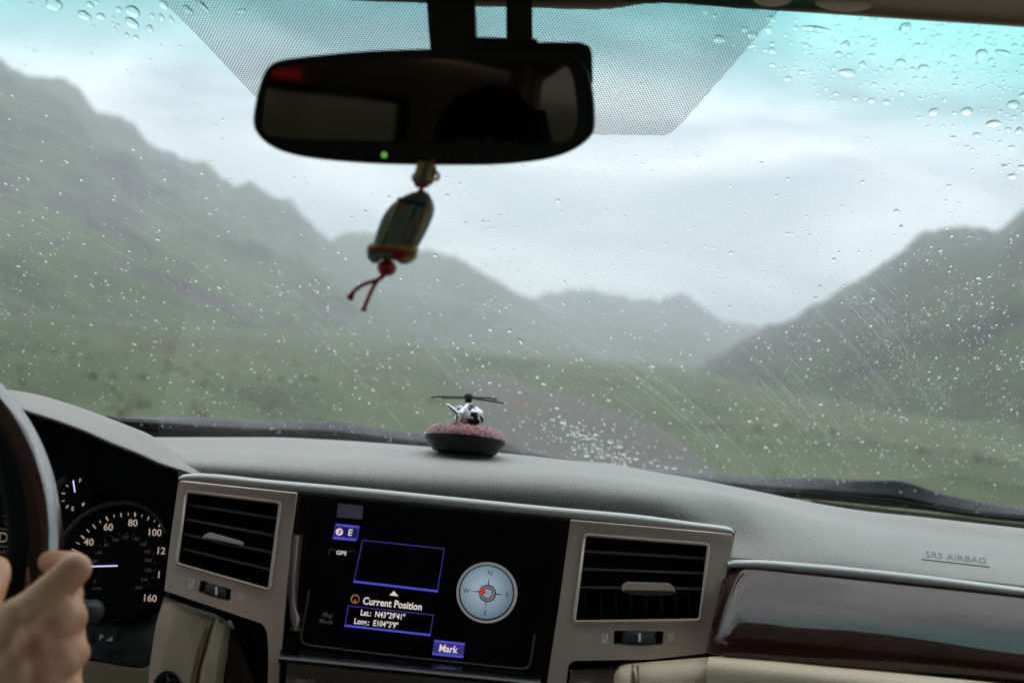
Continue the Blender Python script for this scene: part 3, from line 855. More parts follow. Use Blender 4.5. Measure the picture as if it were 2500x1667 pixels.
# all the smaller drops: one mesh, real caps
def caps(name, items, seg, rings, h, label):
    base, Fb = drop_mesh('x', seg, rings, h, 0.03, 5)
    V, Fc, flat = [], [], []
    for (px, py, rx, ry, a) in items:
        m = drop_matrix(px, py, rx, ry, a); s = len(V)
        V += [m @ Vector(v) for v in base]
        for i, f in enumerate(Fb): Fc.append(tuple(s + q for q in f)); flat.append(i >= seg)
    o = mesh(name, V, Fc, M['water'], None, False)
    o.data.polygons.foreach_set('use_smooth', flat)
    tag(o, label, 'raindrops', kind='stuff'); return o
small = []
tries = 0
def below_glass(px, py):      # hidden behind the dashboard
    return py > interp([(0, 960), (380, 1070), (1000, 1090), (1250, 1110), (1595, 1151), (2126, 1249), (2500, 1290)], px)[0]
while len(small) < 2700 and tries < 40000:
    tries += 1
    px = random.uniform(-100, 2600); py = random.uniform(-30, 1290)
    if below_glass(px, py) or in_mirror(px, py): continue
    dens = interp([(0, .22), (300, .25), (500, .45), (700, .85), (900, 1.0), (1290, .95)], max(0, py))[0]
    if px > 1500: dens = min(1, dens * 1.15)
    if px < 1200 and py > 300: dens = min(1, dens + .15)
    if noise.noise(Vector((px * .006, py * .008, 2))) < -0.25: dens *= .45
    if random.random() > dens: continue
    r = random.choice([1.2, 1.5, 1.7, 1.9, 2.2, 2.6, 3.1, 3.8]) * random.uniform(.85, 1.15)
    r *= .9; small.append((px, py, r, r * random.uniform(.45, .7), random.uniform(-.4, .1)))
for i in range(420):       # upper right corner fillers
    px = random.uniform(1830, 2540); py = random.uniform(30, 560)
    if py > edge_right(px): continue
    r = random.uniform(2.0, 4.5); small.append((px, py, r, r * random.uniform(.4, .65), random.uniform(-.3, .3)))
for i in range(150):
    py = random.uniform(1015, 1142); px = pool_x(py) + random.gauss(0, 55)
    r = random.uniform(1.8, 3.8); small.append((px, py, r, r * .6, 0))
caps('raindrops', small, 10, 4, 0.45, 'fine raindrops sprinkled all over the windshield')
# wiper trails: rows of very small beads along the arcs swept by the blades
micro = []
def arc_run(cx, cy, Rr, a0, a1, step, r, keep):
    a = a0
    while a < a1:
        px, py = cx + Rr * math.cos(a), cy - Rr * math.sin(a)
        a += step / Rr * random.uniform(.8, 1.3)
        if random.random() > keep: continue
        if below_glass(px, py) or in_mirror(px, py) or px < -50 or px > 2550 or py < 60: continue
        micro.append((px, py, r * random.uniform(.7, 1.2), r * random.uniform(.55, .8), -0.5))
for i in range(170):       # left blade, centred low on the left
    Rr = random.choice([random.uniform(1750, 2080), random.gauss(2080, 45), random.gauss(2230, 60), random.uniform(1500, 2260)])
    a = R(random.uniform(35, 80)); ln = random.uniform(80, 420) / Rr
    ang = a + ln
    arc_run(-655, 2300, Rr, a, ang, random.uniform(5, 9), random.uniform(.8, 1.25), random.uniform(.5, .9))
for i in range(430):       # right blade
    Rr = random.choice([random.uniform(1150, 1900), random.gauss(1500, 50), random.gauss(1700, 90), random.gauss(1340, 30), random.gauss(1800, 60)])
    lo, hi = (32, 74)
    a = R(random.uniform(lo, hi)); ln = random.uniform(90, 480) / Rr
    arc_run(800, 2000, Rr, a, a + ln, random.uniform(3.5, 6), random.uniform(.6, .9), random.uniform(.6, .98))
# irregular crinkled clusters at the right and around the centre
for i in range(4200):
    if random.random() < .5:
        px, py = random.uniform(1900, 2540), random.uniform(560, 1250)
        ridge = interp([(1600, 985), (1800, 838), (2000, 740), (2262, 570), (2500, 520), (2700, 480)], px)[0]
        if py < ridge: continue
    else:
        px, py = random.uniform(0, 2500), random.uniform(560, 1240)
    if below_glass(px, py): continue
    if noise.noise(Vector((px * .012, py * .012, 7))) < -0.02: continue
    r = random.uniform(.8, 1.5); micro.append((px, py, r, r * .75, 0))
caps('raindrops', micro, 6, 2, 0.5, 'tiny beads left in curved rows by the wiper blades')

# ================================================================== WIPERS (outside, resting low on the glass)
def wiper(label, top, mid, bot):
    t = empty('windshield_wiper', WSP(*[(top[0][0] + top[-1][0]) / 2, interp(top, (top[0][0] + top[-1][0]) / 2)[0]], .02), label, 'wiper', 'windshield wipers')
    n = 60
    def band(name, a, b, e0, e1, m_, th, nr=6, bul=.003):
        rows = []
        for i in range(nr + 1):
            s = i / nr
            row = []
            for j in range(n + 1):
                px = a[0][0] + (a[-1][0] - a[0][0]) * j / n
                p0 = WSP(px, interp(a, px)[0], e0); p1 = WSP(px, interp(b, px)[0], e1)
                q = p0.lerp(p1, s); tt, uu, nn = ws_frame(q)
                row.append(q - nn * -bul * math.sin(math.pi * s) - nn * 0)
            rows.append(row)
        o = grid_mesh(name, rows, m_, t); solid(o, th); return o
    band('spoiler', top, mid, .034, .016, M['wiper_grey'], .003, bul=.0015)
    band('rubber_blade', mid, bot, .018, .012, M['rubber'], .004)
    # fine ridges on the rubber
    for s in (.3, .62):
        path = []
        for j in range(n + 1):
            px = mid[0][0] + (mid[-1][0] - mid[0][0]) * j / n
            py = interp(mid, px)[0] * (1 - s) + interp(bot, px)[0] * s
            path.append(WSP(px, py, .014))
        tube('blade_ridge', path, .0011, M['dark_plastic'], t, 6)
    return t
wiper('long wiper blade resting behind the dashboard left of the centre, grey top over black rubber',
      [(262, 1018), (420, 1018), (545, 1022), (640, 1028), (800, 1028), (930, 1046), (1040, 1058), (1200, 1072), (1290, 1094), (1345, 1112), (1400, 1122)],
      [(262, 1024), (420, 1034), (545, 1044), (640, 1048), (800, 1052), (930, 1068), (1040, 1082), (1200, 1098), (1290, 1112), (1345, 1122), (1400, 1130)],
      [(262, 1070), (420, 1075), (545, 1076), (640, 1080), (800, 1086), (930, 1094), (1040, 1106), (1200, 1122), (1290, 1132), (1345, 1142), (1400, 1150)])
wiper('wiper blade with a raised hump resting low at the right of the windshield',
      [(1570, 1144), (1650, 1148), (1750, 1156), (1900, 1166), (2020, 1168), (2100, 1172), (2180, 1172), (2230, 1182), (2300, 1205), (2380, 1222), (2500, 1240), (2750, 1275)],
      [(1570, 1156), (1650, 1164), (1750, 1176), (1900, 1190), (2020, 1198), (2100, 1206), (2180, 1212), (2230, 1222), (2300, 1236), (2380, 1250), (2500, 1262), (2750, 1296)],
      [(1570, 1200), (1650, 1204), (1750, 1206), (1900, 1214), (2020, 1222), (2100, 1230), (2180, 1238), (2230, 1243), (2300, 1250), (2380, 1259), (2500, 1272), (2750, 1300)])
# olive weather strip between dashboard and wiper at the right
path = [WSP(px, py, .010) for px, py in [(1980, 1226), (2100, 1239), (2180, 1248), (2260, 1256), (2350, 1266), (2430, 1276), (2520, 1286), (2700, 1308)]]
o = tube('weather_strip', path, .0035, M['olive'], ws, 8)

# ================================================================== CABIN SHELL
car = empty('car_cabin', (0, -0.3, -1.0), 'dim cabin shell of the car with beige headliner and roof edge above the windshield', 'car')
hdr = [(-1500, -250, .68), (-500, -75, .735), (0, -45, .745), (600, -14, .748), (924, 0, .745), (1040, 5, .745), (1115, 10, .742), (1300, 16, .738), (1448, 20, .735), (1502, 17, .733), (1560, 7, .731), (1640, 4, .731), (1700, 9, .729), (1820, 18, .727), (1965, 27, .724), (2244, 46, .712), (2500, 63, .695), (2900, 95, .66), (4400, 140, .60)]
up = lambda dpy, dY: [(a, b + dpy, c + dY) for a, b, c in hdr]
rows = []
base = [[], [], [], [], [], []]
for j in range(161):
    px = -1500 + 5900 * j / 160
    py, Y = interp(hdr, px)
    p = P(px, py, Y)
    x = p.x
    base[0].append(p + Vector((0, 0.03, 0.012)))
    base[1].append(p)
    base[2].append(p + Vector((0, -0.006, 0.006)))
    base[3].append(p + Vector((0, -0.06, 0.028)))
    base[4].append(Vector((x * 1.05, p.y - 0.20, p.z + 0.085 - x * x * .05)))
    base[5].append(Vector((x * 1.1, p.y - 0.5, p.z + 0.12 - x * x * .08)))
cols = [curve_pts([base[i][j] for i in range(6)], 30) for j in range(161)]
ho_ = grid_mesh('windshield_header', [[cols[j][i] for j in range(161)] for i in range(31)], M['visor'], car); solid(ho_, .004)
rows = []
for i in range(25):
    Y = 0.42 - 2.6 * i / 24
    rows.append([Vector((x * .92 / 12, Y, 0.385 - 0.055 * (x / 12) ** 2 - (0.25 * max(0, (-Y - 1.7)) if Y < -1.7 else 0))) for x in range(-12, 13)])
o = grid_mesh('headliner', rows, M['roof'], car); solid(o, .01)
# sun visor hinge covers / console bumps hinted along the header
for (px, py, wx, wy) in [(1885, -2, 46, 13), (2060, 8, 70, 16)]:
    bm = bmesh.new(); ellipsoid_bm(bm, P(px, py, .70), (wx * .7 / F, .012, wy * .7 / F), 20, 10)
    from_bm('visor_clip', bm, M['visor'], car)
# doors, pillars, rear, floor
def quad_box(name, x0, x1, y0, y1, z0, z1, m_, par=car, bev=.0):
    bm = bmesh.new(); bmesh.ops.create_cube(bm, size=1)
    bmesh.ops.transform(bm, matrix=Matrix.Translation(((x0 + x1) / 2, (y0 + y1) / 2, (z0 + z1) / 2)) @ Matrix.Diagonal((x1 - x0, y1 - y0, z1 - z0, 1)), verts=bm.verts)
    o = from_bm(name, bm, m_, par, False)
    if bev: bevel(o, bev, 2)
    return o
for s in (-1, 1):
    xa, xb = sorted((s * .80, s * .88))
    quad_box('door_panel', xa, xb, -2.2, 1.25, -1.0, -0.17, M['cabin_dark'], bev=.02)
    quad_box('roof_rail', xa, xb, -2.2, .60, .28, .36, M['cabin_dark'], bev=.02)
    for (ya, yb) in ((-.42, -.30), (-1.35, -1.22), (-2.2, -2.05)):
        quad_box('pillar', xa, xb, ya, yb, -.17, .28, M['cabin_dark'], bev=.01)
    for (ya, yb) in ((-.30, .58), (-1.22, -.42), (-2.05, -1.35)):
        quad_box('side_window', s * .84 - .003, s * .84 + .003, ya, yb, -.17, .28, M['window'] if ya < -.4 else M['glass'])
    # windshield pillar
    path = [Vector((s * .84, 1.30, -.19)), Vector((s * .82, .95, .08)), Vector((s * .80, .58, .31))]
    tube('windshield_pillar', curve_pts(path, 8), .045, M['cabin_dark'], car, 10)
quad_box('rear_hatch', -.88, .88, -2.28, -2.2, -1.0, -.20, M['cabin_dark'], bev=.02)
quad_box('rear_hatch', -.88, -.50, -2.28, -2.2, -.20, .34, M['cabin_dark'])
quad_box('rear_hatch', .46, .88, -2.28, -2.2, -.20, .34, M['cabin_dark'])
quad_box('rear_hatch', -.50, .46, -2.28, -2.2, .10, .34, M['cabin_dark'])
quad_box('rear_window', -.50, .46, -2.245, -2.24, -.20, .10, M['window'])
for q in ((-.50, .46, .075, .105), (-.50, -.47, -.20, .075), (.42, .46, -.20, .075), (-.47, .42, -.20, -.17)):
    quad_box('window_frame', q[0], q[1], -2.215, -2.19, q[2], q[3], M['gloss_black'])
quad_box('floor_carpet', -.88, .88, -2.3, 1.4, -1.06, -1.0, M['cabin_dark'])
quad_box('firewall', -.88, .88, 1.33, 1.37, -1.0, -.30, M['black_soft'])
rows = []
for i in range(13):
    Y = 1.50 + 1.2 * i / 12
    rows.append([Vector((x * .85 / 10, Y, -0.40 - 0.05 * (x / 10) ** 2 - 0.06 * (i / 12) ** 2)) for x in range(-10, 11)])
o = grid_mesh('hood', rows, M['hood'], car); solid(o, .01)
# third brake lamp seen red in the mirror
quad_box('rear_lamp', .005, .09, -2.19, -2.17, .1275, .130, M['red_plastic'])

# ================================================================== DASHBOARD
dash = empty('dashboard', (0, 0.95, -0.35), 'grey grained dashboard with silver centre stack, air vents, dials and navigation screen', 'dashboard')
far = [(376, 1067, 1.08), (646, 1067, 1.12), (800, 1073, 1.14), (1040, 1090, 1.15), (1250, 1108, 1.155), (1400, 1124, 1.15), (1490, 1132, 1.15), (1595, 1151, 1.14), (1700, 1169, 1.12), (1806, 1190, 1.10), (1913, 1212, 1.08), (2020, 1233, 1.06), (2126, 1249, 1.04), (2233, 1260, 1.02), (2339, 1272, 1.0), (2500, 1290, .99), (2800, 1325, .96), (3550, 1430, .88)]
turn = [(404, 1112, .955), (650, 1118, .945), (850, 1130, .938), (1330, 1160, .925), (1600, 1192, .922), (1720, 1208, .935), (1850, 1232, .952), (2020, 1282, .935), (2230, 1318, .915), (2500, 1358, .89), (2800, 1400, .86), (3550, 1510, .78)]
front = [(432, 1142, .912), (650, 1162, .908), (850, 1184, .905), (1330, 1232, .90), (1600, 1262, .90), (1720, 1290, .905), (1800, 1315, .91), (1880, 1325, .895), (2050, 1345, .872), (2200, 1368, .855), (2500, 1408, .83), (2800, 1450, .80), (3550, 1565, .73)]
low = [(446, 1262, .945), (850, 1300, .945), (1330, 1350, .945), (1690, 1392, .935), (1765, 1394, .89), (1800, 1395, .872), (1900, 1397, .862), (2074, 1404, .846), (2200, 1418, .832), (2500, 1452, .806), (2800, 1490, .78), (3550, 1605, .71)]
under = [(a, b + 60, c + .01) for a, b, c in low]
back = [(a, b + 14, c + .12) for a, b, c in far]
back2 = [(a, b + 30, c + .26) for a, b, c in far]
pad = loft_px('dash_pad', [back2, back, far, [(a, b * .5 + interp(turn, a)[0] * .5 + 2, c * .5 + interp(turn, a)[1] * .5) for a, b, c in far], turn, front, low, under], 210, 84, M['pad'], dash)
# hood over the instruments
vt = [(-420, 985, .94), (-200, 958, .94), (0, 951, .94), (78, 961, .94), (156, 982, .94), (238, 1010, .94), (306, 1036, .945), (360, 1058, .955), (410, 1088, .965), (470, 1125, .97), (520, 1150, .97)]
vb0 = [(a, b + 40, c + .09) for a, b, c in vt]
vm = [(-420, 1000, .885), (-200, 972, .885), (0, 968, .885), (90, 985, .885), (190, 1018, .885), (280, 1054, .885), (350, 1087, .888), (400, 1112, .90), (440, 1126, .915), (480, 1140, .925), (520, 1160, .93)]
vl = [(-420, 1012, .85), (-200, 985, .85), (0, 988, .85), (102, 1014, .85), (204, 1050, .85), (272, 1080, .85), (340, 1107, .855), (391, 1130, .866), (425, 1141, .878), (470, 1156, .893), (520, 1178, .90)]
vu = [(a, b + 6, c + .02) for a, b, c in vl]
vv = [(-420, 1005, .95), (0, 1002, .95), (204, 1060, .95), (391, 1135, .95), (470, 1162, .95), (520, 1180, .95)]
loft_px('instrument_hood', [vb0, vt, vm, vl, vu], 90, 36, M['pad'], dash)
loft_px('hood_lining', [[(a, b + 5, c + .018) for a, b, c in vl], [(a, b + 3, c + .05) for a, b, c in vl], vv], 60, 8, M['black_soft'], dash)

# instrument cluster
clus = plate('instrument_cluster', [(-450, 960), (250, 1020), (440, 1130), (450, 1470), (440, 1700), (-450, 1700)], [], CL, .02, M['black_soft'], dash, e=-.02)
def cx(z, w): return (z / 2.766, 1100 + w / 2.766)
# speedometer housing ring (light catches its upper left)
def ring_px(name, pts, r, m_, par, fn, e=0, n=60, seg=8, sx=1.0):
    p3 = curve_pts([fn(a, b, e) for a, b in pts], n)
    return tube(name, p3, r, m_, par, seg, Vector((0, 1, 0)), sx)
ring_px('gauge_ring', [cx(385, 740), cx(398, 680), cx(430, 590), cx(485, 510), cx(560, 440), cx(660, 385), cx(780, 352), cx(900, 355), cx(1000, 392), cx(1080, 460), cx(1130, 560)], .0042, M['bronze'], clus, CL, .010, sx=.5)
def cring(name, c0, w0, rad, a0, a1, r, m_, e):
    pts = [cx(c0 + rad * math.cos(R(a)), w0 - rad * math.sin(R(a))) for a in [a0 + (a1 - a0) * k / 24 for k in range(25)]]
    return ring_px(name, pts, r, m_, clus, CL, e, 48)
cring('gauge_ring', 505, 300, 128, 118, 185, .0028, M['bronze'], .008)
fuel_face = plate('gauge_face', [cx(505 + 118 * math.cos(R(a)), 300 - 118 * math.sin(R(a))) for a in range(0, 360, 12)], [], CL, .004, M['black_soft'], clus, e=.004)
sp_face = plate('gauge_face', [cx(855 + 330 * math.cos(R(a)) * (0.84 if -80 < a < 80 else 1), 765 - 350 * math.sin(R(a))) for a in range(-180, 180, 8)], [], CL, .004, M['black_soft'], clus, e=.002)
def ctext(t, z, w, size, m_, name='numeral', bold=.02, lean=-.08):
    a, b = cx(z, w); return text(name, t, a, b, size / 2.766, m_, clus, CL, .006, slope=.06, lean=lean, bold=bold)
for t, z, w in [('40', 600, 618), ('60', 731, 517), ('80', 897, 488), ('100', 1042, 553), ('12', 1085, 676), ('1', 1073, 838), ('160', 1010, 996)]:
    ctext(t, z, w, 66, M['dial_num'])
for t, z, w in [('0', 640, 882), ('40', 642, 747), ('60', 672, 688), ('80', 718, 636), ('100', 778, 601), ('120', 845, 584), ('140', 913, 596), ('160', 966, 632), ('180', 993, 681), ('200', 1001, 740), ('220', 999, 806), ('240', 975, 869), ('260', 936, 923)]:
    ctext(t, z, w, 32, M['dial_dim'], bold=.01)
ctext('km/h', 655, 928, 30, M['dial_dim'], 'lettering', .01)
def seg_px(name, z0, w0, z1, w1, wd, m_, e=.006, par=None, conv=cx, fn=CL):
    a, b = conv(z0, w0), conv(z1, w1)
    d = Vector((b[0] - a[0], b[1] - a[1])); nrm = Vector((-d.y, d.x)).normalized() * (wd / 2)
    q = [(a[0] + nrm.x, a[1] + nrm.y), (a[0] - nrm.x, a[1] - nrm.y), (b[0] - nrm.x, b[1] - nrm.y), (b[0] + nrm.x, b[1] + nrm.y)]
    return plate(name, q, [], fn, .0006, m_, par or clus, e=e)
for (z0, w0, z1, w1, wd) in [(483, 663, 517, 675, 2.2), (513, 618, 538, 630, 1.6), (546, 572, 572, 593, 3.2), (583, 530, 602, 550, 1.6), (625, 497, 645, 524, 2.4), (670, 470, 681, 489, 1.6), (715, 444, 729, 472, 3.4), (766, 430, 771, 449, 1.6), (814, 420, 819, 446, 2.6), (864, 418, 866, 436, 1.6), (911, 416, 911, 444, 3.6), (960, 430, 956, 448, 1.4), (1005, 445, 996, 468, 2.6), (1047, 468, 1038, 480, 1.4), (1082, 498, 1070, 512, 3.4)]:
    seg_px('tick', z0, w0, z1, w1, wd, M['dial_num'])
for a in range(-38, 200, 14):
    c, s = math.cos(R(a)), math.sin(R(a))
    kx = 190 if c > 0 else 215
    seg_px('tick', 850 + kx * c, 770 - 208 * s, 850 + (kx + 10) * c, 770 - 218 * s, 1.3, M['dial_dim'])
seg_px('speed_needle', 600, 781, 792, 776, 3.6, M['needle'], .010)
seg_px('fuel_needle', 493, 200, 505, 280, 3.2, M['needle'], .010)
for (z0, w0, z1, w1, wd) in [(445, 230, 460, 244, 2.2), (470, 212, 477, 222, 1.4), (416, 287, 438, 288, 3.4), (424, 262, 432, 266, 1.2), (418, 340, 435, 335, 2.6), (445, 386, 460, 368, 3.4), (424, 312, 432, 312, 1.2)]:
    seg_px('tick', z0, w0, z1, w1, wd, M['dial_dim'] if wd < 1.6 else M['dial_num'])
ctext('F', 541, 203, 38, M['dial_num'], 'lettering'); ctext('E', 491, 392, 38, M['dial_num'], 'lettering')
# fuel pump sign
for q in [[(552, 354), (572, 350), (567, 366), (555, 376)]]:
    plate('pump_sign', [cx(*p) for p in q], [], CL, .0006, M['dial_num'], clus, e=.006)
# gear display at the far left
ctext('D', 22, 588, 96, M['dial_soft'], 'lettering', .02)
for q in [(-60, 518, 78, 536), (78, 536, 55, 650), (55, 650, -60, 636)]:
    seg_px('frame_line', *q, 2.6, M['dial_dim'])
ctext('OU', 50, 484, 34, M['dial_dim'], 'lettering'); ctext('rA', 18, 684, 40, M['dial_dim'], 'lettering')
seg_px('frame_line', 12, 438, 68, 441, 1.4, M['dial_dim'])

# lower surround of the cluster
SUR = plane_fn(0.885, -0.26, 0.55)
rows_ = [[(120, 1500, .93), (200, 1503, .93), (255, 1512, .93), (320, 1517, .93), (358, 1503, .932), (385, 1468, .935), (400, 1425, .94)],
         [(120, 1512, .905), (200, 1517, .905), (255, 1526, .905), (322, 1532, .905), (368, 1520, .905), (398, 1485, .905), (412, 1438, .905)],
         [(120, 1560, .885), (200, 1562, .885), (255, 1570, .885), (320, 1578, .885), (368, 1576, .885), (400, 1560, .885), (420, 1520, .885)],
         [(120, 1606, .872), (200, 1609, .872), (255, 1616, .872), (320, 1625, .872), (368, 1632, .872), (400, 1640, .872), (430, 1640, .872)],
         [(120, 1612, .89), (200, 1616, .89), (255, 1622, .89), (320, 1632, .89), (368, 1640, .89), (400, 1648, .89), (430, 1648, .89)]]
loft_px('cluster_surround', rows_, 50, 24, M['dark_plastic'], dash)
loft_px('knee_panel', [[(60, 1612, .875), (217, 1613, .875), (347, 1630, .875), (370, 1618, .878), (420, 1610, .88)],
                       [(60, 1622, .868), (217, 1622, .868), (347, 1638, .868), (370, 1630, .868), (420, 1620, .87)],
                       [(60, 1700, .862), (217, 1700, .862), (347, 1710, .862), (370, 1710, .862), (420, 1710, .862)],
                       [(60, 1850, .86), (217, 1850, .86), (347, 1850, .86), (370, 1850, .86), (420, 1850, .86)]], 40, 16, M['beige_dark'], dash)
# parking sensor switch
z_ = lambda z, w: (z / 2.766, 1100 + w / 2.766)
SW = plane_fn(0.868, -0.272, 0.3)
sw = plate('switch_button', round_poly([z_(560, 1205), z_(792, 1222), z_(768, 1312), z_(555, 1300)], 5), [], SW, .012, M['dark_plastic'], dash, bev=.0012)
plate('switch_gap', [z_(632, 1214), z_(637, 1214), z_(630, 1304), z_(625, 1304)], [], SW, .0006, M['black_soft'], sw, e=.0009)
a, b = z_(683, 1262)
text('lettering', 'P', a, b, 20, M['icon'], sw, SW, .0012, slope=.1, lean=-.1, bold=.02)
for dx, h in ((14, 5), (19, 8), (24, 11)):
    plate('sensor_bar', [(a + dx, b + 8), (a + dx + 3, b + 8), (a + dx + 3, b + 8 - h), (a + dx, b + 8 - h)], [], SW, .0005, M['icon'], sw, e=.0012)

# leather covered column left of the stack
colm = loft_px('leather_bolster', [[(401, 1452, .905), (430, 1466, .90), (480, 1484, .90), (530, 1500, .900)],
    [(397, 1470, .872), (425, 1478, .858), (475, 1494, .856), (529, 1510, .861)],
    [(383, 1516, .862), (420, 1520, .846), (470, 1530, .844), (518, 1540, .850)],
    [(373, 1570, .858), (408, 1572, .840), (455, 1580, .838), (505, 1584, .845)],
    [(362, 1667, .854), (395, 1667, .836), (440, 1667, .834), (486, 1667, .841)],
    [(356, 1850, .85), (390, 1850, .832), (430, 1850, .83), (470, 1850, .838)]], 40, 50, M['beige'], dash)
loft_px('leather_welt', [[(523, 1500, .905), (530, 1502, .90), (548, 1512, .90), (562, 1522, .91)],
    [(524, 1512, .864), (531, 1510, .856), (549, 1520, .853), (563, 1534, .872)],
    [(513, 1541, .853), (521, 1541, .843), (543, 1548, .842), (558, 1570, .87)],
    [(500, 1585, .849), (509, 1585, .838), (532, 1590, .836), (554, 1610, .865)],
    [(481, 1667, .845), (491, 1667, .833), (520, 1667, .832), (545, 1667, .86)],
    [(465, 1850, .842), (477, 1850, .829), (508, 1850, .828), (535, 1850, .856)]], 24, 50, M['beige'], dash)
path = [P(px, py, Y) for px, py, Y in [(523, 1508, .858), (512, 1540, .8475), (499, 1585, .8425), (480, 1667, .8385), (464, 1850, .835)]]
tube('seam_cord', curve_pts(path, 30), .0007, M['thread'], dash, 6)
pts = curve_pts([P(px, py, Y) for px, py, Y in [(512, 1513, .8570), (501, 1543, .8460), (488, 1585, .8405), (468, 1667, .8360), (456, 1740, .8340)]], 46)
for i in range(0, 44):
    bm = bmesh.new(); box_between(bm, pts[i].lerp(pts[i + 1], .18), pts[i].lerp(pts[i + 1], .78), Vector((0, -1, 0)), .0008, .0012)
    from_bm('stitch', bm, M['thread'], dash, False)
# start button on the bolster
c = P(414, 1672, .836); ax = (Vector((-.15, -1, .25))).normalized()
sb = lathe('start_button', [(0, .004), (.0085, .004), (.0092, .0035), (.0093, .002)], c, ax, M['gloss_black'], dash)
lathe('button_ring', [(.0093, .001), (.0100, .006), (.0118, .0062), (.0126, .003), (.0128, -.006)], c, ax, M['chrome'], sb)
# bronze recess between bolster and stack
loft_px('stack_side', [[(556, 1512, .92), (600, 1528, .925), (640, 1542, .92), (672, 1550, .90)],
    [(562, 1534, .895), (600, 1545, .90), (635, 1560, .90), (655, 1575, .885)],
    [(560, 1575, .885), (598, 1582, .882), (632, 1590, .885), (652, 1600, .875)],
    [(552, 1667, .88), (592, 1667, .885), (628, 1667, .886), (650, 1667, .87)],
    [(545, 1850, .88), (590, 1850, .885), (628, 1850, .886), (650, 1850, .87)]], 26, 40, M['bronze'], dash)

# ---- centre stack frame and vents
SB = plate('stack_backing', [(436, 1180), (1790, 1310), (1700, 1750), (350 + 300, 1750), (560, 1500), (410, 1440)], [], ST, .004, M['black_soft'], dash, e=-.045)
strip_top = [(436, 1164), (452, 1157), (480, 1155), (650, 1170), (900, 1192), (1100, 1212), (1350, 1237), (1548, 1255), (1700, 1275), (1775, 1285), (1790, 1291), (1796, 1302)]
strip_bot = [(436, 1172), (452, 1173), (480, 1175), (650, 1191), (900, 1216), (1100, 1236), (1350, 1260), (1548, 1279), (1700, 1294), (1775, 1302), (1790, 1303.5), (1796, 1304)]
rows = []
for i in range(9):
    s = i / 8; row = []
    for j in range(121):
        px = 436 + (1796 - 436) * j / 120
        a, b = interp(strip_top, px)[0], interp(strip_bot, px)[0]
        bul = .0032 * math.sin(math.pi * s) ** .7
        row.append(ST(px, a * (1 - s) + b * s, .004 + bul))
    rows.append(row)
o = grid_mesh('silver_strip', rows, M['silver_trim'], dash); solid(o, .003)
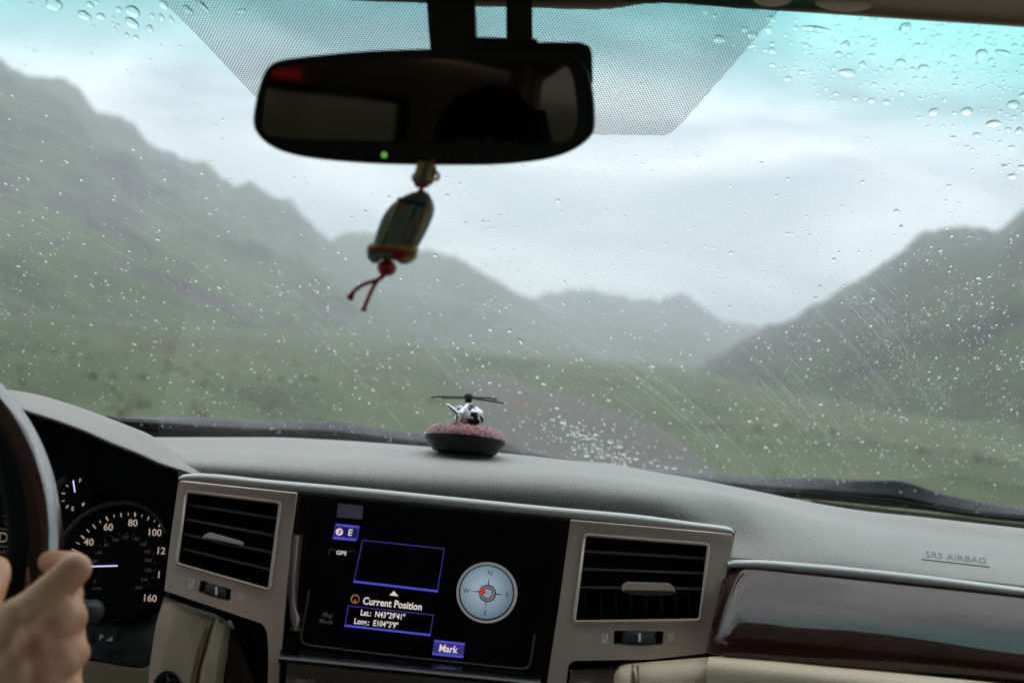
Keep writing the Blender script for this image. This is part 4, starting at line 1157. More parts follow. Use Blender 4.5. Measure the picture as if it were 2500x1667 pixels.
def vent(outer, rads, opening, orad, slats, tab, fins, wheel_slot, wheel, icons, label, chrome_tab):
    op = round_poly(opening, orad)
    sl = round_poly(wheel_slot, 4)
    v = plate('air_vent', round_poly(outer, rads), [op[::-1], sl[::-1]], ST, .005, M['silver'], dash, bev=.0016, seg=3)
    v['label'] = label
    # raised lip round the opening, catching light on its lower edge
    lip = [ST(p[0], p[1], .0012) for p in op]; lip.append(lip[0])
    tube('vent_lip', lip, .0014, M['silver'], v, 8, Vector((0, 1, 0)))
    # dark well
    n = len(op)
    V = [ST(p[0], p[1], -.004) for p in op] + [ST(p[0], p[1], -.004) + Vector((0, .05, -.004)) for p in op]
    Fc = [(i, (i + 1) % n, (i + 1) % n + n, i + n) for i in range(n)] + [tuple(range(n, 2 * n))]
    mesh('vent_well', V, Fc, M['black_soft'], v, False)
    for (x0, y0, x1, y1) in slats:
        bm = bmesh.new()
        a, b = ST(x0, y0, -.007), ST(x1, y1, -.007)
        a2, b2 = a + Vector((0, .014, -.0035)), b + Vector((0, .014, -.0035))
        th = Vector((0, 0, .0011))
        vs = [bm.verts.new(q) for q in (a - th, b - th, b + th, a + th, a2 - th * .6, b2 - th * .6, b2 + th * .6, a2 + th * .6)]
        for f in ((0, 1, 2, 3), (7, 6, 5, 4), (0, 4, 5, 1), (1, 5, 6, 2), (2, 6, 7, 3), (3, 7, 4, 0)): bm.faces.new([vs[k] for k in f])
        o = from_bm('slat', bm, M['slat'], v, False); bevel(o, .0005, 2)
    for (x0, y0, x1, y1) in fins:
        bm = bmesh.new()
        a, b = ST(x0, y0, -.030), ST(x1, y1, -.030)
        a2, b2 = a + Vector((0, .014, 0)), b + Vector((0, .014, 0)); th = Vector((.0006, 0, 0))
        vs = [bm.verts.new(q) for q in (a - th, b - th, b + th, a + th, a2 - th, b2 - th, b2 + th, a2 + th)]
        for f in ((0, 1, 2, 3), (7, 6, 5, 4), (0, 4, 5, 1), (1, 5, 6, 2), (2, 6, 7, 3), (3, 7, 4, 0)): bm.faces.new([vs[k] for k in f])
        from_bm('fin', bm, M['dark_plastic'], v, False)
    # adjuster tab on the third slat: dark body with a chrome lower lip
    (tx0, ty0, tx1, ty1, th_) = tab
    pl = [(tx0, ty0 - th_ * .15), (tx0 + 12, ty0 - th_ * .5), (tx1 - 14, ty1 - th_ * .5), (tx1, ty1 - th_ * .15), (tx1, ty1 + th_ * .3), (tx0, ty0 + th_ * .3)]
    o = plate('vent_tab', round_poly(pl, 3), [], ST, .006, M['silver'] if chrome_tab == 2 else M['silver_trim'], v, bev=.0012, e=.002)
    pl = [(tx0 + 2, ty0 + th_ * .12), (tx1 - 2, ty1 + th_ * .12), (tx1 - 6, ty1 + th_ * .48), ((tx0 + tx1) / 2, (ty0 + ty1) / 2 + th_ * .62), (tx0 + 10, ty0 + th_ * .48)]
    plate('tab_lip', round_poly(pl, 2), [], ST, .004, M['chrome'], v, bev=.0009, e=.0045)
    # thumb wheel in its slot
    V = [ST(p[0], p[1], -.002) for p in sl] + [ST(p[0], p[1], -.016) for p in sl]; n = len(sl)
    mesh('wheel_well', V, [(i, (i + 1) % n, (i + 1) % n + n, i + n) for i in range(n)] + [tuple(range(n, 2 * n))], M['black_soft'], v, False)
    (w0, w1, w2, w3) = [Vector(q) for q in wheel]
    rows = []
    for i in range(13):
        s = i / 12; row = []
        for j in range(25):
            t = j / 24
            top = w0.lerp(w1, t); bot = w3.lerp(w2, t); q = top.lerp(bot, s)
            row.append(ST(q.x, q.y, -.004 + .007 * math.sin(math.pi * t) ** .6 + .0012 * math.sin(math.pi * s) - (.0005 if j % 2 else 0)))
        rows.append(row)
    o = grid_mesh('thumb_wheel', rows, M['dark_plastic'], v, True); solid(o, .004)
    q = w0.lerp(w1, .52).lerp(w3.lerp(w2, .52), .5)
    plate('wheel_mark', [(q.x - 3, q.y - 10), (q.x + 3, q.y - 10), (q.x + 3, q.y + 10), (q.x - 3, q.y + 10)], [], ST, .0005, M['icon'], v, e=.0052)
    # icons
    (ia, ib) = icons
    x, y = ia
    w, h = 7, 11
    plate('closed_icon', [(x - w, y - h), (x + w, y - h + 1), (x + w - 2, y + h), (x - w - 2, y + h - 1)], [[(x - w + 3, y + h - 4), (x + w - 5, y + h - 3), (x + w - 3, y - h + 4), (x - w + 2, y - h + 3)]], ST, .0004, M['icon'], v, e=.0008)
    plate('closed_icon', [(x - w, y + h - 5), (x - w + 2, y + h - 2), (x + w, y - h + 5), (x + w - 2, y - h + 2)], [], ST, .0004, M['icon'], v, e=.0009)
    x, y = ib
    for k in (-1, 0, 1):
        yy = y + k * 6.5
        plate('open_icon', [(x - 8, yy - 1), (x - 3, yy - 2.5), (x + 3, yy), (x + 8, yy - 1.5), (x + 8, yy + 1), (x + 3, yy + 2.5), (x - 3, yy), (x - 8, yy + 1.5)], [], ST, .0004, M['icon'], v, e=.0008)
    return v
M['slat'] = mat('slat_plastic', (0.13, 0.12, 0.115), 0.4, var=0.1)
z1 = lambda z, w: (z / 2.766, 1100 + w / 2.766)
vent([(436, 1174), (724, 1204), (712, 1300), (696, 1480), (684, 1600), (676, 1760), (652, 1760), (655, 1600), (653, 1545), (642, 1522), (401, 1441), (418, 1300)],
     [6, 2, 0, 0, 0, 0, 0, 0, 12, 14, 4, 0],
     [z1(1260, 275), z1(1893, 350), z1(1818, 940), z1(1192, 762)], [8, 8, 8, 8],
     [(*z1(1268, 363), *z1(1888, 458)), (*z1(1255, 462), *z1(1875, 577)), (*z1(1240, 563), *z1(1860, 692)), (*z1(1230, 660), *z1(1845, 808))],
     (*z1(1372, 578), *z1(1634, 632), 15), [],
     [z1(1352, 872), z1(1562, 935), z1(1552, 1018), z1(1335, 955)], [z1(1388, 886), z1(1540, 936), z1(1528, 1002), z1(1372, 955)],
     [z1(1296, 898), z1(1625, 995)], 'left air vent beside the screen', 1)
z3 = lambda z, w: (1250 + z / 3.357, 1200 + w / 3.357)
vent([(1394, 1270), (1795, 1305), (1760, 1460), (1724, 1594), (1590, 1609), (1400, 1612), (1388, 1622), (1372, 1760), (1316, 1760), (1336, 1667), (1362, 1500)],
     [2, 4, 0, 5, 0, 8, 8, 0, 0, 0, 0],
     [z3(598, 352), z3(1613, 432), z3(1540, 1052), z3(508, 1066)], [9, 9, 9, 9],
     [(*z3(585, 485), *z3(1590, 545)), (*z3(565, 631), *z3(1570, 668)), (*z3(548, 781), *z3(1550, 795))],
     (*z3(905, 793), *z3(1336, 803), 26), [(*z3(x, 850), *z3(x + 6, 1030)) for x in (605, 728, 852, 978, 1105, 1230, 1350, 1460)],
     [z3(838, 1136), z3(1246, 1142), z3(1236, 1258), z3(830, 1256)], [z3(902, 1143), z3(1185, 1145), z3(1180, 1243), z3(895, 1243)],
     [z3(765, 1205), z3(1303, 1190)], 'right air vent beside the screen', 2)

# ---- navigation screen
z2 = lambda z, w: (650 + z / 2.766, 1100 + w / 2.766)
scr = plate('navigation_screen', round_poly([z2(205, 262), z2(2078, 452), (1362, 1500), (1336, 1667), z2(1890, 1600), z2(90, 1400), z2(130, 900)], [3, 3, 0, 0, 0, 0, 0]), [], ST, .01, M['gloss_black'], dash, e=-.012)
disp = plate('display', round_poly([z2(300, 330), z2(1960, 500), z2(1770, 1460), z2(240, 1295)], 14), [], ST, .003, M['screen_black'], scr, e=-.009)
# thin bright edge under the display
p = [ST(*z2(*q), -.006) for q in [(290, 940), (262, 1100), (238, 1230), (240, 1285), (290, 1312), (500, 1340), (900, 1388), (1300, 1430), (1690, 1470), (1755, 1465), (1780, 1435), (1800, 1330), (1812, 1240)]]
tube('display_edge', curve_pts(p, 90), .0010, M['bronze'], scr, 6, Vector((0, 1, 0)))
# highlight along the left bezel, built as a pink crescent
rows = []
prof = [(200, 560, 212), (186, 700, 201), (173, 850, 194), (161, 1000, 198), (157, 1080, 212), (163, 1140, 230), (178, 1185, 220), (190, 1215, 204)]
for i in range(11):
    s = i / 10; row = []
    for j in range(41):
        w = 560 + (1215 - 560) * j / 40
        a = interp([(q[1], q[0]) for q in prof], w)[0]; b = interp([(q[1], q[2]) for q in prof], w)[0]
        row.append(ST(*z2(a + (b - a) * s, w), -.002 + .003 * math.sin(math.pi * s)))
    rows.append(row)
o = grid_mesh('bezel_highlight', rows, M['bezel'] if 'bezel' in M else M['bronze'], scr); solid(o, .006)
# ledge under the display
rows = []
for i in range(13):
    s = i / 12; row = []
    for j in range(61):
        t = j / 60
        a = Vector(z2(100 + t * 1760, 1312 + t * 180)); b = Vector(z2(80 + t * 1770, 1430 + t * 170))
        q = a.lerp(b, s)
        row.append(ST(q.x, q.y, -.008 + .018 * math.sin(math.pi * .5 * s)))
    rows.append(row)
grid_mesh('screen_ledge', rows, M['gloss_black'], scr)
clim = plate('climate_panel', round_poly([z2(140, 1432), z2(1850, 1605), z2(1830, 1830), z2(120, 1830)], [6, 6, 0, 0]), [], ST, .012, M['bronze'], dash, e=.010, bev=.001)
text('lettering', 'CLIMATE', *z2(232, 1556), 18, M['icon_dim'] if 'icon_dim' in M else M['dial_dim'], clim, ST, .0112, slope=.1, lean=-.12, bold=.01)

SC = -.0085
def quad(name, pts, m_, e=SC, par=scr): return plate(name, [z2(*q) for q in pts], [], ST, .0003, m_, par, e=e)
def frame(name, tl, tr, br, bl, w, m_, par=scr, wb=None, mb=None):
    L = [Vector(q) for q in (tl, tr, br, bl)]
    c = sum(L, Vector((0, 0))) / 4
    inn = []
    for q in L:
        d = (c - q); inn.append(q + Vector((math.copysign(w, d.x), math.copysign(w, d.y))))
    plate(name, [z2(*q) for q in L], [[z2(*q) for q in inn][::-1]], ST, .0003, m_, par, e=SC)
    if wb:
        quad(name, [bl, br, (br[0] + 2, br[1] - wb), (bl[0] + 2, bl[1] - wb)], mb, SC + .0004)
def stext(t, z, w, size, m_, **k):
    a, b = z2(z, w); k.setdefault('bold', .02)
    return text('lettering', t, a, b, size / 2.766, m_, scr, ST, SC + .0007, slope=k.pop('slope', .108), lean=k.pop('lean', -.17), **k)
quad('screen_tab', [(483, 355), (655, 372), (648, 462), (475, 448)], M['scr_violet'])
quad('screen_button', [(467, 490), (632, 508), (612, 610), (445, 595)], M['scr_navy'])
quad('button_edge', [(467, 490), (632, 508), (629, 524), (464, 506)], M['scr_blue'], SC + .0004)
quad('button_edge', [(448, 578), (616, 593), (612, 610), (445, 595)], M['scr_blue'], SC + .0004)
quad('button_edge', [(467, 490), (475, 491), (453, 595), (445, 595)], M['scr_blue_d'], SC + .0005)
quad('button_edge', [(624, 507), (632, 508), (612, 610), (604, 609)], M['scr_blue_d'], SC + .0005)
def disc(name, z, w, r, m_, e, n=28, ry=None, par=scr):
    ry = ry or r
    return plate(name, [z2(z + r * math.cos(2 * math.pi * k / n), w + ry * math.sin(2 * math.pi * k / n)) for k in range(n)], [], ST, .0003, m_, par, e=e)
disc('compass_icon', 493, 547, 25, M['scr_white'], SC + .0006)
quad('compass_icon_needle', [(497, 527), (510, 548), (488, 552)], M['scr_red'], SC + .0011)
quad('compass_icon_needle', [(482, 552), (497, 552), (490, 568)], M['scr_blue'], SC + .0011)
stext('E', 567, 553, 60, M['scr_white'])
stext('GPS', 507, 690, 36, M['scr_white'], sx=1.15)
for q in [[(425, 662), (600, 680), (600, 683), (425, 666)], [(425, 662), (429, 662), (424, 700), (420, 700)]]: quad('frame_line', q, M['scr_dim'])
frame('screen_frame', (648, 600), (1205, 658), (1158, 955), (588, 888), 6, M['scr_blue_d'], wb=14, mb=M['scr_blue'])
quad('pointer', [(862, 945), (892, 982), (832, 974)], M['scr_white'])
disc('position_icon', 600, 1000, 31, M['scr_orange'], SC + .0003); disc('position_icon', 602, 1002, 23, M['screen_black'], SC + .0008)
quad('position_icon', [(597, 998), (617, 1026), (588, 1024)], M['scr_orange'], SC + .0012)
stext('Current Position', 853, 1034, 68, M['scr_white'], sx=.86, bold=.022)
frame('screen_frame', (552, 1043), (1132, 1105), (1108, 1250), (528, 1185), 6, M['scr_blue_d'], wb=13, mb=M['scr_blue'])
stext("Lat.:  N43°29'41\"", 787, 1108, 54, M['scr_white'], sx=.80)
stext("Long.:  E104°3'9\"", 742, 1165, 54, M['scr_white'], sx=.80)
stext('Map', 415, 1108, 44, M['scr_dim'], sx=.9); stext('Mode', 405, 1152, 44, M['scr_dim'], sx=.9)
quad('screen_button', [(1135, 1275), (1342, 1298), (1330, 1398), (1120, 1376)], M['scr_blue_d'])
quad('button_edge', [(1135, 1275), (1342, 1298), (1340, 1312), (1133, 1289)], M['scr_blue'], SC + .0004)
quad('button_edge', [(1122, 1360), (1332, 1383), (1330, 1398), (1120, 1376)], M['scr_blue'], SC + .0004)
stext('Mark', 1228, 1338, 68, M['scr_white'], sx=.88, bold=.022)
disc('compass_rim', 1490, 957, 206, M['scr_rim'], SC, 60); disc('compass_rim', 1488, 958, 188, M['scr_ink'], SC + .0003, 60)
disc('compass_face', 1488, 956, 178, M['compass_face'], SC + .0006, 60)
for t, z, w in (('N', 1512, 825), ('E', 1628, 972), ('S', 1476, 1090), ('W', 1352, 945)):
    stext(t, z, w, 46, M['scr_ink'], bold=.0, slope=.05).location = (0, -.0006, 0)
def spike(z0, w0, z1, w1, bw, m_):
    d = Vector((z1 - z0, w1 - w0)); nn = Vector((-d.y, d.x)).normalized() * bw
    quad('compass_point', [(z0 + nn.x, w0 + nn.y), (z0 - nn.x, w0 - nn.y), (z1, w1)], m_, SC + .0010)
for dx, dy, L, b in ((14, -105, 1, 9), (115, 12, 1, 9), (-12, 105, 1, 9), (-112, -16, 1, 9), (60, -55, .75, 5), (55, 60, .75, 5), (-55, 55, .75, 5), (-60, -68, .75, 5)):
    spike(1492, 960, 1492 + dx, 960 + dy, b, M['scr_ink'])
disc('compass_hub', 1494, 962, 58, M['scr_ink'], SC + .0013, 32); disc('compass_hub', 1494, 962, 50, M['scr_rim'], SC + .0016, 32); disc('compass_hub', 1494, 962, 36, M['scr_ink'], SC + .0019, 32); disc('compass_hub', 1494, 962, 30, M['scr_compass'], SC + .0022, 32)
quad('compass_arrow', [(1436, 930), (1466, 925), (1488, 960), (1440, 975)], M['scr_red'], SC + .0026)

# ---- passenger side: trim, lacquered wood panel, lower dash
tt = [(1778, 1368), (1782, 1367), (1840, 1366), (1950, 1373), (2074, 1384), (2250, 1403), (2500, 1435), (2800, 1475), (3550, 1588)]
tb = [(1778, 1385), (1782, 1385.5), (1840, 1388), (1950, 1398), (2040, 1407), (2250, 1429), (2500, 1457), (2800, 1498), (3550, 1612)]
def Ytr(px): return interp([(1700, .862), (1780, .858), (2100, .828), (2500, .792), (2800, .765), (3550, .695)], px)[0]
rows = []
for i in range(9):
    s = i / 8; row = []
    for j in range(121):
        px = 1776 + (3550 - 1776) * j / 120
        a, b = interp(tt, px)[0], interp(tb, px)[0]
        row.append(P(px, a * (1 - s) + b * s, Ytr(px) - .003 * math.sin(math.pi * s) ** .7 - .002 * s))
    rows.append(row)
o = grid_mesh('silver_trim', rows, M['silver_trim'], dash); solid(o, .01)
# the wood panel slopes towards the cabin like a shallow shelf, so it mirrors the windshield
pb = [(1700, 1588), (1771, 1601), (1900, 1612), (2108, 1632), (2380, 1659), (2500, 1672), (2800, 1705), (3550, 1810)]
rows = [[] for _ in range(61)]
for j in range(141):
    t = j / 140
    pxt = 1772 + (3550 - 1772) * t; pxb = 1722 + (3530 - 1722) * t
    a = interp(tb, pxt)[0] - 3; b = interp(pb, pxb)[0]
    Y = Ytr(pxt) - .003
    if t < .03: Y += .012 * (1 - t / .03) ** 2
    for i in range(61):
        q = i / 60
        px = pxt + (pxb - pxt) * q; py = a + (b - a) * q
        rows[i].append(P(px, py, Y))
        beta = 31 + 16 * q / .76 if q < .76 else (47 + (100 - 47) * min(1, (q - .76) / .14))
        beta = R(beta)
        dz = D(px, py).z
        den = math.tan(beta) - dz if abs(math.cos(beta)) > .02 and beta < R(88) else 60.0
        Y -= (Y / F) / den * (b - a) / 60
wp = grid_mesh('wood_panel', rows, M['wood'], dash); solid(wp, .004)
# lower dash, beige
loft_px('lower_dash', [[(1735, 1602, .802), (1771, 1603, .80), (2108, 1634, .765), (2380, 1661, .735), (2500, 1674, .725), (2800, 1707, .695), (3550, 1815, .62)],
                       [(1728, 1614, .778), (1771, 1618, .775), (2108, 1650, .74), (2380, 1680, .71), (2500, 1692, .70), (2800, 1725, .67), (3550, 1835, .60)],
                       [(1722, 1688, .768), (1771, 1690, .765), (2108, 1710, .73), (2380, 1740, .70), (2500, 1752, .69), (2800, 1780, .66), (3550, 1885, .59)],
                       [(1710, 1900, .762), (1771, 1900, .76), (2108, 1900, .73), (2380, 1900, .70), (2500, 1900, .69), (2800, 1900, .66), (3550, 1990, .59)]], 60, 24, M['beige'], dash)
# leather bolster right of the stack
loft_px('leather_bolster', [[(1545, 1618, .87), (1600, 1615, .87), (1700, 1608, .86), (1771, 1602, .85)],
                            [(1545, 1622, .825), (1600, 1618, .815), (1700, 1610, .81), (1766, 1605, .81)],
                            [(1547, 1667, .80), (1600, 1667, .79), (1690, 1667, .785), (1745, 1667, .79)],
                            [(1550, 1850, .79), (1600, 1850, .78), (1680, 1850, .775), (1720, 1850, .785)]], 30, 24, M['beige'], dash)
loft_px('leather_welt', [[(1506, 1630, .87), (1516, 1622, .87), (1535, 1619, .87), (1546, 1618, .87)],
                         [(1504, 1638, .835), (1515, 1628, .825), (1535, 1623, .822), (1546, 1622, .828)],
                         [(1498, 1667, .82), (1512, 1667, .80), (1536, 1667, .795), (1548, 1667, .806)],
                         [(1490, 1850, .81), (1505, 1850, .79), (1536, 1850, .785), (1551, 1850, .796)]], 16, 24, M['beige'], dash)
path = [P(px, py, Y) for px, py, Y in [(1545, 1623, .822), (1547, 1642, .806), (1548, 1667, .797), (1550, 1760, .79)]]
tube('seam_cord', curve_pts(path, 12), .0008, M['thread'], dash, 6)
pts = curve_pts([P(1556, 1624, .812), P(1558, 1642, .7985), P(1560, 1700, .789)], 14)
for i in range(13):
    bm = bmesh.new(); box_between(bm, pts[i].lerp(pts[i + 1], .2), pts[i].lerp(pts[i + 1], .8), Vector((0, -1, 0)), .0009, .0014)
    from_bm('stitch', bm, M['thread'], dash, False)
# recess and silver side under the right vent
loft_px('stack_side', [[(1388, 1606, .88), (1440, 1606, .89), (1512, 1606, .89)],
                       [(1388, 1625, .875), (1440, 1628, .89), (1512, 1622, .88)],
                       [(1392, 1648, .862), (1440, 1636, .862), (1512, 1630, .862)],
                       [(1384, 1700, .84), (1440, 1690, .836), (1512, 1690, .84)],
                       [(1380, 1850, .82), (1440, 1850, .82), (1512, 1850, .82)]], 24, 30, M['silver'], dash)

# raised airbag lettering: on the pad surface, found by ray casting
pad_bm = bmesh.new(); pad_bm.from_mesh(pad.data)
from mathutils.bvhtree import BVHTree
pad_tree = BVHTree.FromBMesh(pad_bm)
def on_pad(px, py, e=0):
    h, nn, _, _ = pad_tree.ray_cast(Vector((0, 0, 0)), D(px, py).normalized())
    if h is None: h = P(px, py, .87); nn = Vector((0, -1, 1)).normalized()
    if nn.dot(h) > 0: nn = -nn
    return h + nn * e
M['emboss'] = mat('embossed_letter', (0.13, 0.135, 0.13), 0.6, var=0.05)
aw = 5.6
text('airbag_lettering', 'SRS AIRBAG', 2334, 1362, 20, M['emboss'], dash, on_pad, .0004, slope=.115, lean=-.02, bold=-.006, sx=1.42)
q = [(2250 + i * 16.6, 1365.5 + i * 16.6 * .113) for i in range(11)]
tube('airbag_underline', [on_pad(a, b, .0003) for a, b in q], .0005, M['emboss'], dash, 6)

# ================================================================== COLUMN STALK
ks = empty('column_stalk', P(231, 1492, .78), 'round dark grey end of the steering column stalk just right of the hand', 'stalk')
c = P(226, 1492, .775)
lathe('stalk_knob', [(.0002, .010), (.003, .0098), (.0055, .0085), (.0078, .0055), (.0086, .001), (.0084, -.006), (.0066, -.013), (.0045, -.02)], c, Vector((.35, -1, .1)), M['dark_plastic'], ks)
tube('stalk_arm', [c + Vector((.0, .012, 0)), c + Vector((-.05, .03, -.003)), c + Vector((-.14, .05, -.01))], .0048, M['dark_plastic'], ks, 12)

# ================================================================== STEERING WHEEL
swc = P(-567, 1412, .665)
wheel = empty('steering_wheel', swc, 'burgundy lacquered steering wheel rim at the left edge, dark leather inside', 'steering wheel')
tilt = R(-22)
wx = Vector((1, 0, math.sin(R(-2)))).normalized(); wy = Vector((0, math.sin(R(22)), math.cos(R(22))))
wz = wx.cross(wy).normalized()
def wheel_pt(a, r, h=0): return swc + (wx * math.cos(a) + wy * math.sin(a)) * r + wz * h
RW = 0.177
def rim(name, a0, a1, rr, m_, n=80, sec=18, roff=0.0, hoff=0.0, sx=1.0):
    rows = []
    for i in range(n + 1):
        a = R(a0 + (a1 - a0) * i / n)
        cen = wheel_pt(a, RW + roff, hoff); er = (wx * math.cos(a) + wy * math.sin(a))
        rows.append([cen + er * (math.cos(2 * math.pi * k / sec) * rr * sx) + wz * (math.sin(2 * math.pi * k / sec) * rr * 1.15) for k in range(sec)])
    return grid_mesh(name, rows, m_, wheel, True, closed=True)
rim('wood_rim', -8, 172, .0150, M['wood_rim'] if 'wood_rim' in M else M['wood'])
rim('leather_rim', 172, 352, .0140, M['wood_red_dark'])
rim('inner_band', -10, 200, .0092, M['black_soft'], roff=-.0074, hoff=.0100)  # dark inner part of the rim, placed to cover the wood's bright reflection
for a in (-22, 202, 250, 290):
    path = [wheel_pt(R(a), RW - .01), wheel_pt(R(a), RW * .6, .0), wheel_pt(R(a), .05, -.01)]
    path = [p + wz * -.0 for p in path]
    tube('spoke', curve_pts(path, 10), [.012 + .0008 * k for k in range(11)], M['wood_red_dark'], wheel, 12, wz, 1.2)
lathe('airbag_hub', [(.0002, .012), (.04, .010), (.062, .0), (.066, -.02), (.05, -.04)], swc, wz if wz.y < 0 else -wz, M['wood_red_dark'], wheel)

# ================================================================== HAND AND FOREARM OF THE DRIVER
pr = empty('person', P(-150, 1800, .56), 'driver whose bare right hand grips the steering wheel at the lower left', 'person')
bm = bmesh.new()
def caps_chain(pts, rads, n=9):
    """overlapping spheres along a polyline -> united by voxel remesh"""
    for i in range(len(pts) - 1):
        a, b = pts[i], pts[i + 1]; L = (b - a).length
        k = max(2, int(L / (min(rads[i], rads[i + 1]) * .35)))
        for j in range(k + 1):
            t = j / k; r = rads[i] * (1 - t) + rads[i + 1] * t
            bmesh.ops.create_icosphere(bm, subdivisions=2, radius=r, matrix=Matrix.Translation(a.lerp(b, t)))
HP = lambda px, py, Y: P(px, py, Y)
# index: knuckle -> first joint at upper right -> curls away round the rim
caps_chain([HP(52, 1512, .600), HP(118, 1452, .604), HP(184, 1389, .612), HP(178, 1378, .640), HP(120, 1372, .668), HP(78, 1368, .676)], [.0134, .0120, .0104, .0092, .0084, .0072])
# middle, ring, little
caps_chain([HP(95, 1570, .592), HP(140, 1524, .598), HP(172, 1508, .607), HP(174, 1496, .640), HP(110, 1480, .672), HP(70, 1470, .676)], [.0140, .0124, .0108, .0096, .0086, .0075])
caps_chain([HP(100, 1645, .585), HP(145, 1612, .592), HP(177, 1594, .605), HP(178, 1584, .638), HP(115, 1570, .668), HP(70, 1560, .672)], [.0140, .0122, .0108, .0095, .0084, .0074])
caps_chain([HP(90, 1725, .580), HP(132, 1700, .588), HP(166, 1684, .601), HP(166, 1680, .630), HP(115, 1670, .658), HP(78, 1660, .660)], [.0124, .0108, .0098, .0086, .0076, .0066])
# webs of skin between the first finger bones
for a, b in ((HP(82, 1515, .606), HP(150, 1468, .618)), (HP(105, 1590, .602), HP(158, 1553, .614)), (HP(100, 1665, .597), HP(152, 1640, .610))):
    caps_chain([a, b], [.0128, .0098])
for q, r in ((HP(166, 1449, .622), .0098), (HP(170, 1549, .620), .0100), (HP(163, 1640, .615), .0094)):
    bmesh.ops.create_icosphere(bm, subdivisions=2, radius=r, matrix=Matrix.Translation(q))
# knuckle bumps
for q, r in ((HP(152, 1508, .6005), .0112), (HP(40, 1500, .5945), .0110), (HP(160, 1594, .597), .0110), (HP(90, 1566, .588), .0118)):
    bmesh.ops.create_icosphere(bm, subdivisions=2, radius=r, matrix=Matrix.Translation(q))
# back of the hand
for a, b, ra, rb in ((HP(58, 1512, .602), HP(-190, 1760, .565), .0130, .0200), (HP(98, 1575, .598), HP(-170, 1800, .56), .0145, .0205),
                     (HP(102, 1648, .592), HP(-150, 1830, .555), .0145, .0205), (HP(92, 1728, .588), HP(-130, 1860, .55), .0130, .0200), (HP(20, 1620, .612), HP(-150, 1790, .58), .0200, .0220)):
    caps_chain([a, b], [ra, rb])
# thumb on the inner side of the rim
caps_chain([HP(-140, 1700, .585), HP(-85, 1560, .590), HP(-38, 1460, .602), HP(-14, 1405, .622), HP(-6, 1385, .640)], [.0175, .0140, .0112, .0102, .0080])
# wrist and forearm
caps_chain([HP(-150, 1800, .56), HP(-260, 2050, .50), HP(-420, 2500, .42)], [.0300, .0290, .0400])
me = bpy.data.meshes.new('hand'); bm.to_mesh(me); bm.free()
hand = link('hand_and_arm', me, M['skin'], pr)
m = hand.modifiers.new('r', 'REMESH'); m.mode = 'VOXEL'; m.voxel_size = .0021; m.use_smooth_shade = True
m = hand.modifiers.new('s', 'SMOOTH'); m.factor = .6; m.iterations = 9
dg = bpy.context.evaluated_depsgraph_get()
me2 = bpy.data.meshes.new_from_object(hand.evaluated_get(dg))
hand.modifiers.clear(); hand.data = me2
if len(me2.materials) == 0: me2.materials.append(M['skin'])
for p in me2.polygons: p.use_smooth = True
# sleeve, out of the picture at the bottom
path = [HP(-300, 2150, .48), HP(-350, 2300, .45), HP(-440, 2600, .40), HP(-520, 3000, .34)]
tube('sleeve', curve_pts(path, 14), [.046 + .0012 * k for k in range(15)], M['cloth'], pr, 20)

# the driver's seated body, left of the picture
dm = bpy.data.meshes.new('jacket'); bm = bmesh.new()
def cc(pts, rads):
    for a, b, ra, rb in zip(pts[:-1], pts[1:], rads[:-1], rads[1:]):
        k = max(2, int((b - a).length / .02))
        for j in range(k + 1):
            t = j / k; bmesh.ops.create_icosphere(bm, subdivisions=2, radius=ra * (1 - t) + rb * t, matrix=Matrix.Translation(a.lerp(b, t)))
cc([HP(-520, 3000, .34), Vector((-.30, .16, -.36)), Vector((-.27, -.02, -.22))], [.056, .06, .078])
cc([Vector((-.27, -.02, -.22)), Vector((-.62, -.02, -.22))], [.08, .08]); cc([Vector((-.62, -.02, -.22)), Vector((-.66, .14, -.36)), Vector((-.60, .42, -.30))], [.078, .06, .045])
for z, w in ((-.30, .12), (-.42, .125), (-.54, .12), (-.66, .13), (-.78, .14)): ellipsoid_bm(bm, Vector((-.445, -.03, z)), (.19, w, .11), 20, 12)
bm.to_mesh(dm); bm.free(); dj = link('jacket', dm, M['cloth'], pr)
m = dj.modifiers.new('r', 'REMESH'); m.mode = 'VOXEL'; m.voxel_size = .009; m.use_smooth_shade = True
bm = bmesh.new(); dh = Vector((-.445, .0, .02))
for o_, r_ in (((0, 0, 0), (.075, .095, .11)), ((0, .03, -.05), (.055, .062, .07)), ((0, .1, -.03), (.012, .016, .02)), ((0, .088, -.06), (.024, .01, .008)), ((.075, -.005, -.02), (.008, .018, .03)), ((-.075, -.005, -.02), (.008, .018, .03)), ((0, -.01, -.14), (.05, .055, .08))):
    ellipsoid_bm(bm, dh + Vector(o_), r_, 20, 12)
me = bpy.data.meshes.new('head'); bm.to_mesh(me); bm.free(); hd = link('head', me, M['skin'], pr)
m = hd.modifiers.new('r', 'REMESH'); m.mode = 'VOXEL'; m.voxel_size = .006; m.use_smooth_shade = True
bm = bmesh.new(); bmesh.ops.create_uvsphere(bm, u_segments=32, v_segments=18, radius=1, matrix=Matrix.Translation(dh + Vector((0, -.012, .02))) @ Matrix.Diagonal((.085, .104, .108, 1)))
bmesh.ops.delete(bm, geom=[v for v in bm.verts if ((v.co - dh).y > .04 and (v.co - dh).z < .05) or (v.co - dh).z < -.08], context='VERTS')
solid(from_bm('hair', bm, M['hair'], pr), .004)

